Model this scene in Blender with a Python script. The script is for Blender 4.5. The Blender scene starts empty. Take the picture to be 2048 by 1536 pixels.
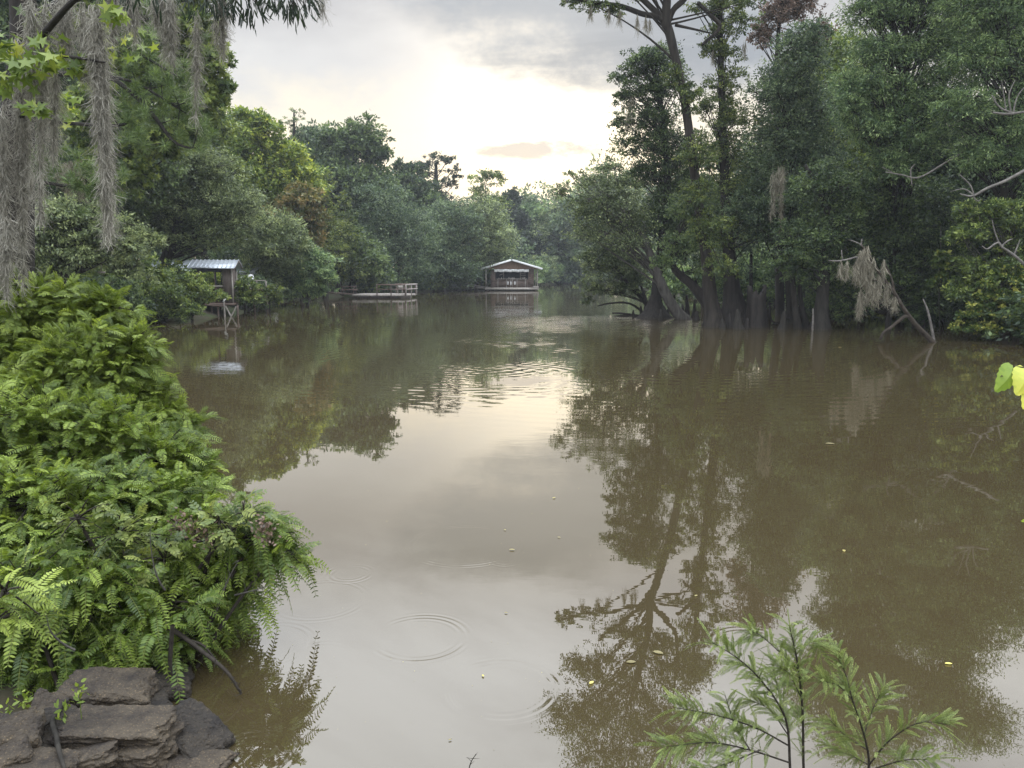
import bpy, math
import numpy as np
from mathutils import Vector, Matrix, noise as mnoise

RNG = np.random.default_rng(20)
F = 1539.0                      # focal length in pixels of a 2048 wide picture
H = 2.8                         # eye height above the water
PITCH = math.atan(230 / F)
CP, SP = math.cos(PITCH), math.sin(PITCH)
scene = bpy.context.scene
col = scene.collection

def P(u, v, d):
    """world point seen at (u, v) of the photograph, d metres ahead"""
    a, b = (u - 1024) / F, (768 - v) / F
    dy, dz = CP + b * SP, -SP + b * CP
    s = d / dy
    return np.array([a * s, d, H + dz * s])

def W(u, v, z=0.0):
    """point of the water (or of height z) seen at (u, v)"""
    a, b = (u - 1024) / F, (768 - v) / F
    dy, dz = CP + b * SP, -SP + b * CP
    s = (z - H) / dz
    return np.array([a * s, dy * s, z])

def norm(a):
    a = np.asarray(a, float)
    return a / np.maximum(np.linalg.norm(a, axis=-1, keepdims=True), 1e-9)

# ------------------------------------------------------------------ meshes
class MB:
    def __init__(self):
        self.V = []; self.F = {}; self.T = {}; self.n = 0
    def add(self, v, f, tint=None):
        v = np.asarray(v, float).reshape(-1, 3); f = np.asarray(f, np.int64)
        k = f.shape[1]
        self.V.append(v)
        self.F.setdefault(k, []).append(f + self.n)
        if tint is None: tint = np.full(len(f), 0.5)
        self.T.setdefault(k, []).append(np.broadcast_to(np.asarray(tint, float), (len(f),)))
        self.n += len(v)
    def box(self, c, s, rz=0.0, rx=0.0, ry=0.0, tint=None):
        x, y, z = np.array(s) / 2.0
        v = np.array([[-x,-y,-z],[x,-y,-z],[x,y,-z],[-x,y,-z],[-x,-y,z],[x,-y,z],[x,y,z],[-x,y,z]])
        M = np.array(Matrix.Rotation(rz, 3, 'Z') @ Matrix.Rotation(ry, 3, 'Y') @ Matrix.Rotation(rx, 3, 'X'))
        self.add(v @ M.T + np.array(c), [[0,3,2,1],[4,5,6,7],[0,1,5,4],[1,2,6,5],[2,3,7,6],[3,0,4,7]], tint)
    def bar(self, a, b, w, h=None, tint=None):
        """rectangular bar from a to b"""
        a = np.array(a, float); b = np.array(b, float); h = h or w
        t = norm(b - a); up = np.array([0, 0, 1.0])
        if abs(t[2]) > .9: up = np.array([0, 1.0, 0])
        s = norm(np.cross(t, up)); q = np.cross(s, t)
        o = [(-1,-1),(1,-1),(1,1),(-1,1)]
        v = [p + s * (i * w / 2) + q * (j * h / 2) for p in (a, b) for i, j in o]
        self.add(v, [[0,3,2,1],[4,5,6,7],[0,1,5,4],[1,2,6,5],[2,3,7,6],[3,0,4,7]], tint)
    def tube(self, pts, rad, sides=6, cap=True, tint=None, flute=0.0, nf=7, ph=0.0):
        p = np.asarray(pts, float); n = len(p); r = np.broadcast_to(np.asarray(rad, float), (n,))
        t = norm(np.gradient(p, axis=0))
        ref = np.array([1.0, 0, 0]) if abs(t[0][0]) < .8 else np.array([0, 0, 1.0])
        s0 = norm(np.cross(t[0], ref)); S = []
        for i in range(n):
            s0 = norm(s0 - t[i] * np.dot(s0, t[i])); S.append(s0)
        S = np.array(S); Q = np.cross(t, S)
        ang = np.linspace(0, 2 * math.pi, sides, endpoint=False)
        fl = np.ones((n, sides))
        if flute:
            k = np.linspace(1, 0, n) ** 2
            fl = 1 + flute * k[:, None] * np.cos(nf * ang + ph)[None] + .4 * flute * k[:, None] * np.cos((nf * 2 + 1) * ang + ph * 2)[None]
        v = p[:, None] + (S[:, None] * np.cos(ang)[None, :, None] + Q[:, None] * np.sin(ang)[None, :, None]) * (r[:, None] * fl)[..., None]
        i = np.arange(n - 1)[:, None] * sides; j = np.arange(sides)[None]; j2 = (j + 1) % sides
        f = np.stack([i + j, i + j2, i + sides + j2, i + sides + j], -1).reshape(-1, 4)
        self.add(v.reshape(-1, 3), f, tint)
        if cap and r[-1] > .004:
            b = self.n - sides
            self.F.setdefault(sides, []).append(np.arange(b, b + sides)[None])
            self.T.setdefault(sides, []).append(np.array([.5]))
    def sticks(self, A, B, ra, rb, tint=None):
        """many thin three sided twigs at once"""
        A = np.asarray(A, float); B = np.asarray(B, float); n = len(A)
        if n == 0: return
        t = norm(B - A); ref = np.where(np.abs(t[:, 2:3]) > .8, np.array([[1.0, 0, 0]]), np.array([[0, 0, 1.0]]))
        s = norm(np.cross(t, ref)); q = np.cross(t, s)
        ra = np.broadcast_to(ra, (n,))[:, None]; rb = np.broadcast_to(rb, (n,))[:, None]
        v = []
        for k in range(3):
            c, d = math.cos(k * 2.094), math.sin(k * 2.094)
            v.append(A + (s * c + q * d) * ra)
        for k in range(3):
            c, d = math.cos(k * 2.094), math.sin(k * 2.094)
            v.append(B + (s * c + q * d) * rb)
        v = np.stack(v, 1).reshape(-1, 3)
        o = np.arange(n)[:, None] * 6
        f = np.concatenate([o + np.array([[k, (k + 1) % 3, (k + 1) % 3 + 3, k + 3]]) for k in range(3)])
        self.add(v, f, None if tint is None else np.tile(tint, 3))
    def leaves(self, p, d, nrm, L, Wd, tint, kind=4):
        """flat leaves: p base, d axis, nrm face normal"""
        n = len(p)
        if n == 0: return
        d = norm(d); s = norm(np.cross(nrm, d)); up = np.cross(d, s)
        L = np.broadcast_to(L, (n,))[:, None]; Wd = np.broadcast_to(Wd, (n,))[:, None]
        if kind == 4:
            v = np.stack([p, p + d * L * .45 + s * Wd * .5, p + d * L, p + d * L * .45 - s * Wd * .5], 1)
            f = np.arange(n)[:, None] * 4 + np.arange(4)[None]
        elif kind == 6:             # oval leaf
            v = np.stack([p, p + d * L * .28 + s * Wd * .45, p + d * L * .68 + s * Wd * .42, p + d * L - up * L * .1,
                          p + d * L * .68 - s * Wd * .42, p + d * L * .28 - s * Wd * .45], 1)
            f = np.arange(n)[:, None] * 6 + np.arange(6)[None]
        else:                       # five pointed star leaf
            a = []
            for k in range(10):
                th = math.pi + k * math.pi / 5
                r = .62 if k % 2 == 1 else .24
                if k == 0: r = .18
                a.append((math.cos(th) * r, math.sin(th) * r))
            c = p + d * L * .4
            v = np.stack([c + d * L * x + s * Wd * y for x, y in a], 1)
            f = np.arange(n)[:, None] * 10 + np.arange(10)[None]
        self.add(v.reshape(-1, 3), f, tint)
    def build(self, name, mat, parent=None, loc=None, smooth=False):
        me = bpy.data.meshes.new(name)
        V = np.concatenate(self.V) if self.V else np.zeros((0, 3))
        off = np.zeros(3)
        if parent is not None:
            q = parent
            while q is not None: off = off + np.array(q.location); q = q.parent
        elif loc is not None: off = np.array(loc, float)
        V = V - off
        me.vertices.add(len(V)); me.vertices.foreach_set('co', V.astype(np.float32).ravel())
        loops, starts, tints, tot = [], [], [], 0
        for k, fl in self.F.items():
            f = np.concatenate(fl)
            loops.append(f.ravel()); starts.append(tot + np.arange(len(f)) * k); tot += f.size
            tints.append(np.concatenate(self.T[k]))
        loops = np.concatenate(loops); starts = np.concatenate(starts); tints = np.concatenate(tints)
        me.loops.add(len(loops)); me.loops.foreach_set('vertex_index', loops.astype(np.int32))
        me.polygons.add(len(starts)); me.polygons.foreach_set('loop_start', starts.astype(np.int32))
        me.update(calc_edges=True)
        at = me.attributes.new('tint', 'FLOAT', 'FACE'); at.data.foreach_set('value', tints.astype(np.float32))
        if smooth: me.polygons.foreach_set('use_smooth', np.ones(len(starts), bool))
        me.materials.append(mat)
        o = bpy.data.objects.new(name, me); col.objects.link(o)
        if parent is not None: o.parent = parent
        else: o.location = off
        return o

def tag(o, label=None, cat=None, group=None, kind=None):
    if label: o['label'] = label
    if cat: o['category'] = cat
    if group: o['group'] = group
    if kind: o['kind'] = kind
    return o

def root(name, loc, label, cat, group=None):
    o = bpy.data.objects.new(name, None); col.objects.link(o)
    o.location = tuple(float(x) for x in loc); o.empty_display_size = .2
    return tag(o, label, cat, group)

def bez(a, b, c, n):
    t = np.linspace(0, 1, n)[:, None]
    return (1 - t) ** 2 * a + 2 * t * (1 - t) * b + t * t * c

def spline(pts, n):
    """smooth path through the points (columns may carry radii)"""
    p = np.asarray(pts, float)
    if len(p) < 3:
        t = np.linspace(0, 1, n)[:, None]; return p[0] * (1 - t) + p[-1] * t
    q = np.vstack([2 * p[0] - p[1], p, 2 * p[-1] - p[-2]])
    out = []
    for x in np.linspace(0, len(p) - 1 - 1e-6, n):
        i = int(x); t = x - i
        a, b, c, d = q[i], q[i + 1], q[i + 2], q[i + 3]
        out.append(.5 * (2 * b + (c - a) * t + (2 * a - 5 * b + 4 * c - d) * t * t + (3 * b - a - 3 * c + d) * t ** 3))
    return np.array(out)

def rdir(n, rng=RNG):
    return norm(rng.normal(size=(n, 3)))

# --------------------------------------------------------------- materials
def newmat(name):
    m = bpy.data.materials.new(name); m.use_nodes = True
    nt = m.node_tree; nt.nodes.clear()
    return m, nt, nt.nodes, nt.links

def leaf_mat(name, cols, trans=.35, rough=.42, spec=.4, gain=1.0):
    """cols: dark, middle, light leaf colour over the leaf's own tint"""
    cols = [tuple(min(.75, x * gain * g) for x in c) for c, g in zip(cols, (.9, 1.0, 1.25))]
    m, nt, N, L = newmat(name)
    out = N.new('ShaderNodeOutputMaterial')
    at = N.new('ShaderNodeAttribute'); at.attribute_name = 'tint'
    rp = N.new('ShaderNodeValToRGB'); cr = rp.color_ramp
    ps = np.linspace(0.05, .95, len(cols))
    cr.elements[0].position = ps[0]; cr.elements[0].color = (*cols[0], 1)
    cr.elements[1].position = ps[-1]; cr.elements[1].color = (*cols[-1], 1)
    for x, c in zip(ps[1:-1], cols[1:-1]):
        e = cr.elements.new(x); e.color = (*c, 1)
    L.new(at.outputs['Fac'], rp.inputs[0])
    b = N.new('ShaderNodeBsdfPrincipled'); b.inputs['Roughness'].default_value = rough
    b.inputs['Specular IOR Level'].default_value = spec
    L.new(rp.outputs[0], b.inputs['Base Color'])
    t = N.new('ShaderNodeBsdfTranslucent')
    hs = N.new('ShaderNodeHueSaturation'); hs.inputs['Saturation'].default_value = 1.1; hs.inputs['Value'].default_value = 1.35
    hs.inputs['Hue'].default_value = .49
    L.new(rp.outputs[0], hs.inputs['Color']); L.new(hs.outputs[0], t.inputs[0])
    mx = N.new('ShaderNodeMixShader'); mx.inputs[0].default_value = trans
    L.new(b.outputs[0], mx.inputs[1]); L.new(t.outputs[0], mx.inputs[2]); L.new(mx.outputs[0], out.inputs[0])
    return m

def noise_mat(name, c1, c2, scale=(8, 8, 8), rough=.85, bump=.3, detail=6, spec=.2, c3=None, metal=0.0, bdist=.02):
    m, nt, N, L = newmat(name)
    out = N.new('ShaderNodeOutputMaterial'); b = N.new('ShaderNodeBsdfPrincipled')
    tc = N.new('ShaderNodeTexCoord'); mp = N.new('ShaderNodeMapping'); mp.inputs['Scale'].default_value = scale
    L.new(tc.outputs['Object'], mp.inputs[0])
    nz = N.new('ShaderNodeTexNoise'); nz.inputs['Scale'].default_value = 1; nz.inputs['Detail'].default_value = detail
    nz.inputs['Roughness'].default_value = .65
    L.new(mp.outputs[0], nz.inputs[0])
    rp = N.new('ShaderNodeValToRGB'); cr = rp.color_ramp
    cr.elements[0].position = .3; cr.elements[0].color = (*c1, 1)
    cr.elements[1].position = .7; cr.elements[1].color = (*c2, 1)
    if c3: e = cr.elements.new(.9); e.color = (*c3, 1)
    L.new(nz.outputs[0], rp.inputs[0])
    L.new(rp.outputs[0], b.inputs['Base Color'])
    b.inputs['Roughness'].default_value = rough; b.inputs['Specular IOR Level'].default_value = spec
    b.inputs['Metallic'].default_value = metal
    if bump:
        bp = N.new('ShaderNodeBump'); bp.inputs['Strength'].default_value = bump; bp.inputs['Distance'].default_value = bdist
        L.new(nz.outputs[0], bp.inputs['Height']); L.new(bp.outputs[0], b.inputs['Normal'])
    L.new(b.outputs[0], out.inputs[0])
    return m

M = {}
M['bark'] = noise_mat('bark', (.012, .011, .009), (.046, .041, .034), (9, 9, 1.6), .9, .8)
M['bark_grey'] = noise_mat('grey_bark', (.04, .036, .031), (.125, .115, .10), (7, 7, 1.4), .9, .7)
M['bark_wet'] = noise_mat('wet_dark_bark', (.012, .011, .010), (.045, .038, .032), (9, 9, 1.2), .8, .8)
M['bark_cyp'] = noise_mat('cypress_bark', (.010, .009, .007), (.050, .042, .034), (8, 8, .8), .9, 1.0)
M['dead'] = noise_mat('bleached_wood', (.075, .068, .06), (.23, .21, .185), (6, 6, 6), .85, .5)
M['deadbrown'] = noise_mat('rotting_wood', (.022, .018, .014), (.075, .06, .046), (6, 6, 6), .9, .8)
M['moss'] = leaf_mat('hanging_moss', [(.125, .118, .098), (.285, .27, .225), (.44, .42, .36)], .25, .9, .05)
M['moss_far'] = leaf_mat('pale_hanging_moss', [(.12, .11, .08), (.23, .21, .155), (.36, .335, .26)], .25, .9, .05)
M['soil'] = noise_mat('bank_soil', (.03, .026, .017), (.09, .078, .05), (2.5, 2.5, 2.5), .95, .6)
# leaf colours
M['l_dark'] = leaf_mat('dark_green_leaves', [(0.0171, 0.0300, 0.0141), (0.0390, 0.0620, 0.0246), (0.0854, 0.1150, 0.0396)], gain=1.6)
M['l_blue'] = leaf_mat('blue_green_leaves', [(0.0244, 0.0420, 0.0229), (0.0549, 0.0820, 0.0396), (0.1037, 0.1350, 0.0616)], gain=1.6)
M['l_mid'] = leaf_mat('mid_green_leaves', [(0.0305, 0.0500, 0.0158), (0.0732, 0.1050, 0.0290), (0.1464, 0.1750, 0.0440)], gain=1.65)
M['l_grey'] = leaf_mat('grey_green_leaves', [(.036, .050, .022), (.082, .105, .046), (.17, .195, .085)], gain=1.8)
M['l_yellow'] = leaf_mat('yellow_green_leaves', [(.040, .065, .015), (.105, .145, .028), (.22, .235, .045)], gain=1.8)
M['l_willow'] = leaf_mat('pale_willow_leaves', [(0.0342, 0.0601, 0.0275), (0.0830, 0.1261, 0.0495), (0.1659, 0.2134, 0.0825)], gain=1.7)
M['l_rust'] = leaf_mat('rusty_leaves', [(.05, .07, .02), (.13, .13, .04), (.21, .155, .06)], gain=1.25)
M['l_red'] = leaf_mat('red_brown_leaves', [(.055, .045, .03), (.125, .088, .062), (.19, .135, .10)], gain=1.2)
M['l_vine'] = leaf_mat('yellowing_vine_leaves', [(.045, .08, .02), (.11, .155, .04), (.27, .27, .06)], gain=1.1)
M['l_sil'] = leaf_mat('backlit_silhouette_leaves', [(.012, .020, .012), (.025, .040, .02), (.05, .07, .035)])  # backlit silhouette put into the leaf colour, darker than the other foliage
M['l_cyp'] = leaf_mat('cypress_needles', [(0.0244, 0.0400, 0.0123), (0.0610, 0.0880, 0.0229), (0.1342, 0.1550, 0.0396)], gain=1.5)
M['l_pine'] = leaf_mat('pine_needles', [(0.0268, 0.0480, 0.0141), (0.0610, 0.0950, 0.0264), (0.1220, 0.1600, 0.0440)], .2, gain=1.6)
M['l_bush'] = leaf_mat('fresh_green_leaflets', [(.066, .102, .018), (.145, .205, .034), (.28, .345, .07)], .35, .42, .35)
M['l_bushlow'] = leaf_mat('deep_green_leaflets', [(.042, .074, .012), (.108, .165, .025), (.225, .29, .05)], .35, .42, .35)
M['l_feather'] = leaf_mat('feathery_green_leaflets', [(.075, .105, .030), (.145, .19, .058), (.28, .33, .11)], .4, .45, .3)
M['twig'] = noise_mat('dark_twig', (.015, .012, .009), (.05, .042, .033), (20, 20, 20), .8, .3)
# ------------------------------------------------------------- the river
RIVER = np.array([(-1.9, 2.9), (-2.9, 3.5), (-3.1, 4.5), (-3.4, 5.6), (-4.2, 8), (-7.5, 13), (-12, 20), (-17, 30), (-19.8, 38.5), (-17.5, 44),
                  (-17.2, 50), (-19.5, 62), (-19.5, 74), (-14, 88), (-9.5, 99), (-4, 108), (2, 124), (8, 146), (16, 172), (40, 190), (80, 195),
                  (80, 176), (44, 168), (27, 150), (19, 118), (17.5, 95), (18, 76), (20, 64), (27, 58), (34, 47), (28, 33), (24, 30.2), (19.8, 30.0), (19.0, 27.5),
                  (26, 22), (34, 12), (24, 6), (10, 4.2), (4, 3.3), (1.5, 2.8), (0, 2.9)], float)

def river_sd(x, y):
    """signed distance to the shore, positive on land"""
    x = np.asarray(x, float); y = np.asarray(y, float)
    sh = x.shape; x = x.ravel(); y = y.ravel()
    best = np.full(len(x), 1e9); ins = np.zeros(len(x), bool)
    a = RIVER; b = np.roll(RIVER, -1, 0)
    for (ax, ay), (bx, by) in zip(a, b):
        ex, ey = bx - ax, by - ay
        t = np.clip(((x - ax) * ex + (y - ay) * ey) / (ex * ex + ey * ey), 0, 1)
        best = np.minimum(best, np.hypot(x - ax - t * ex, y - ay - t * ey))
        c = ((ay > y) != (by > y)) & (x < (bx - ax) * (y - ay) / (by - ay + 1e-12) + ax)
        ins ^= c
    return np.where(ins, -best, best).reshape(sh)

def gz(x, y, slope=3.4):
    sd = river_sd(x, y)
    x = np.asarray(x, float); y = np.asarray(y, float)
    wob = .10 * np.sin(x * 1.3 + y * .7) * np.sin(y * 1.1 - x * .4) + .05 * np.sin(x * 3.1 - y * 2.3)
    land = 1.35 * (1 - np.exp(-np.maximum(sd, 0) / 3.4)) + wob * np.clip(sd / 1.5, 0, 1)
    return np.where(sd > 0, land + .01, np.maximum(-1.4, sd * .55 - .02))

def gz1(x, y): return float(gz(np.array([x]), np.array([y]))[0])

def make_ground():
    t = np.linspace(-1, 1, 221); xs = 240 * np.sinh(4.6 * t) / math.sinh(4.6)
    t2 = np.linspace(-.62, 1, 261); ys = 300 * np.sinh(4.6 * t2) / math.sinh(4.6)
    X, Y = np.meshgrid(xs, ys); Z = gz(X, Y)
    v = np.stack([X, Y, Z], -1).reshape(-1, 3)
    nx = len(xs); i = np.arange(len(ys) - 1)[:, None] * nx; j = np.arange(nx - 1)[None]
    f = np.stack([i + j, i + j + 1, i + nx + j + 1, i + nx + j], -1).reshape(-1, 4)
    m = MB(); m.add(v, f)
    o = m.build('ground', ground_mat(), smooth=True); tag(o, kind='structure')

def ground_mat():
    m, nt, N, L = newmat('mossy_bank_ground')
    out = N.new('ShaderNodeOutputMaterial'); b = N.new('ShaderNodeBsdfPrincipled')
    tc = N.new('ShaderNodeTexCoord')
    n1 = N.new('ShaderNodeTexNoise'); n1.inputs['Scale'].default_value = .6; n1.inputs['Detail'].default_value = 8
    n2 = N.new('ShaderNodeTexNoise'); n2.inputs['Scale'].default_value = 14; n2.inputs['Detail'].default_value = 5
    L.new(tc.outputs['Object'], n1.inputs[0]); L.new(tc.outputs['Object'], n2.inputs[0])
    r1 = N.new('ShaderNodeValToRGB'); r1.color_ramp.elements[0].position = .4; r1.color_ramp.elements[0].color = (.045, .034, .02, 1)
    r1.color_ramp.elements[1].position = .6; r1.color_ramp.elements[1].color = (.045, .062, .018, 1)
    L.new(n1.outputs[0], r1.inputs[0])
    r2 = N.new('ShaderNodeValToRGB'); r2.color_ramp.elements[0].color = (.45, .42, .4, 1); r2.color_ramp.elements[1].color = (1.3, 1.3, 1.2, 1)
    L.new(n2.outputs[0], r2.inputs[0])
    mx = N.new('ShaderNodeMix'); mx.data_type = 'RGBA'; mx.blend_type = 'MULTIPLY'; mx.inputs[0].default_value = 1
    L.new(r1.outputs[0], mx.inputs[6]); L.new(r2.outputs[0], mx.inputs[7]); L.new(mx.outputs[2], b.inputs['Base Color'])
    b.inputs['Roughness'].default_value = .95
    bp = N.new('ShaderNodeBump'); bp.inputs['Strength'].default_value = .6; bp.inputs['Distance'].default_value = .03
    L.new(n2.outputs[0], bp.inputs['Height']); L.new(bp.outputs[0], b.inputs['Normal'])
    L.new(b.outputs[0], out.inputs[0])
    return m

# ---------------------------------------------------------------- water
class Nodes:
    """small helper for math node chains"""
    def __init__(s, nt): s.nt = nt; s.N = nt.nodes; s.L = nt.links
    def sock(s, inp, v):
        if isinstance(v, (int, float)): inp.default_value = v
        elif isinstance(v, (tuple, list)): inp.default_value = v
        else: s.L.new(v, inp)
    def m(s, op, a, b=None, c=None, clamp=False):
        n = s.N.new('ShaderNodeMath'); n.operation = op; n.use_clamp = clamp
        s.sock(n.inputs[0], a)
        if b is not None: s.sock(n.inputs[1], b)
        if c is not None: s.sock(n.inputs[2], c)
        return n.outputs[0]
    def noise(s, vec, scale, detail=3, rough=.5, dist=0.0):
        n = s.N.new('ShaderNodeTexNoise'); n.inputs['Scale'].default_value = scale; n.inputs['Detail'].default_value = detail
        n.inputs['Roughness'].default_value = rough; n.inputs['Distortion'].default_value = dist
        s.L.new(vec, n.inputs[0]); return n.outputs[0]
    def smooth(s, x, lo, hi):
        n = s.N.new('ShaderNodeMapRange'); n.interpolation_type = 'SMOOTHSTEP'
        s.sock(n.inputs[0], x); n.inputs[1].default_value = lo; n.inputs[2].default_value = hi
        return n.outputs[0]
    def mapv(s, vec, scale, rot=0.0, loc=(0, 0, 0)):
        n = s.N.new('ShaderNodeMapping'); n.inputs['Scale'].default_value = scale; n.inputs['Rotation'].default_value = (0, 0, rot)
        n.inputs['Location'].default_value = loc
        s.L.new(vec, n.inputs[0]); return n.outputs[0]
    def mix(s, f, a, b):
        n = s.N.new('ShaderNodeMix'); n.data_type = 'RGBA'
        s.sock(n.inputs[0], f); s.sock(n.inputs[6], a); s.sock(n.inputs[7], b); return n.outputs[2]
    def madd(s, a, b): return s.m('ADD', a, b)

def water_mat():
    m, nt, N, L = newmat('muddy_river_water')
    k = Nodes(nt)
    out = N.new('ShaderNodeOutputMaterial'); b = N.new('ShaderNodeBsdfPrincipled')
    tc = N.new('ShaderNodeTexCoord'); vec = tc.outputs['Object']
    sp = N.new('ShaderNodeSeparateXYZ'); L.new(vec, sp.inputs[0]); x, y = sp.outputs[0], sp.outputs[1]
    def dist(cx, cy):
        return k.m('SQRT', k.m('ADD', k.m('POWER', k.m('SUBTRACT', x, cx), 2), k.m('POWER', k.m('SUBTRACT', y, cy), 2)))
    def gauss(d, c, w): return k.m('EXPONENT', k.m('MULTIPLY', k.m('POWER', k.m('DIVIDE', k.m('SUBTRACT', d, c), w), 2), -1))
    h = None
    # rings left by drops: centre pixel, ring width in pixels
    ringn = k.noise(vec, 2.3, 2)
    rings = [(840, 1275, 192, 1.0), (1005, 1378, 222, .8), (700, 1148, 86, .8), (640, 1200, 190, .35), (500, 1510, 170, 1.1), (530, 1290, 190, .5),
             (520, 1400, 210, .4), (930, 1090, 230, .4), (1010, 1120, 60, .4), (640, 1320, 150, .25), (1560, 1010, 120, .25), (1500, 1290, 150, .35)]
    for u, v, wpx, amp in rings:
        c = W(u, v); r = abs(W(u + wpx / 2, v)[0] - c[0])
        d = dist(float(c[0]), float(c[1]))
        wv = k.m('COSINE', k.m('MULTIPLY', k.m('SUBTRACT', d, float(r)), 2 * math.pi / .055))
        hh = k.m('MULTIPLY', k.m('MULTIPLY', k.m('MULTIPLY', wv, k.smooth(ringn, .36, .62)), gauss(d, float(r) - .02, .05)), .00055 * amp)
        h = hh if h is None else k.madd(h, hh)
    # wind and boat ripples in the middle of the river
    n_w = k.noise(vec, .35, 2, .5)
    for u, v, lam, amp, r0, wd in [(1120, 640, .55, .0024, 12.5, 6.0), (1000, 745, .33, .0016, 2.0, 1.9), (860, 720, .42, .0017, 4.0, 3.0), (1330, 700, .5, .0014, 9.0, 4.0)]:
        c = W(u, v); d = dist(float(c[0]), float(c[1]))
        wob = k.m('MULTIPLY', n_w, .9)
        wv = k.m('SINE', k.m('MULTIPLY', k.m('ADD', d, wob), 2 * math.pi / lam))
        hh = k.m('MULTIPLY', k.m('MULTIPLY', wv, gauss(d, r0, wd)), amp)
        h = k.madd(h, k.m('MULTIPLY', hh, k.smooth(k.noise(vec, .22, 2), .38, .66)))
    # a faint breeze everywhere, stronger in a few patches
    patch = k.smooth(k.noise(vec, .12, 3), .48, .72)
    far = k.smooth(y, 9.0, 30.0)
    fine = k.noise(k.mapv(vec, (1.6, 3.2, 1)), 1.0, 3, .55)
    h = k.madd(h, k.m('MULTIPLY', fine, k.m('MULTIPLY', k.m('MULTIPLY_ADD', patch, .0050, .0009), k.m('MULTIPLY_ADD', far, .8, .35))))
    c = W(1235, 645); d = dist(float(c[0]), float(c[1]))
    rough_p = k.m('MULTIPLY', gauss(d, 0.0, 5.0), k.smooth(k.noise(k.mapv(vec, (.8, 1.7, 1)), 1.0, 4), .38, .60))
    h = k.madd(h, k.m('MULTIPLY', k.m('MULTIPLY', k.noise(k.mapv(vec, (1.6, 4.2, 1)), 1.6, 4), rough_p), .058))
    bp = N.new('ShaderNodeBump'); bp.inputs['Strength'].default_value = 1; bp.inputs['Distance'].default_value = 1
    L.new(h, bp.inputs['Height']); L.new(bp.outputs[0], b.inputs['Normal'])
    mud = k.noise(vec, .15, 4, .6)
    L.new(k.mix(mud, (.043, .0325, .0150, 1), (.059, .0455, .0215, 1)), b.inputs['Base Color'])
    b.inputs['Roughness'].default_value = .008; b.inputs['IOR'].default_value = WATER_IOR
    L.new(b.outputs[0], out.inputs[0])
    return m

def make_water():
    t = np.linspace(-1, 1, 41)
    m = MB(); s = 190.0
    m.add([(-s, -6, 0), (s, -6, 0), (s, 230, 0), (-s, 230, 0)], [[0, 1, 2, 3]])
    o = m.build('water', water_mat()); tag(o, kind='structure')

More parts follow.
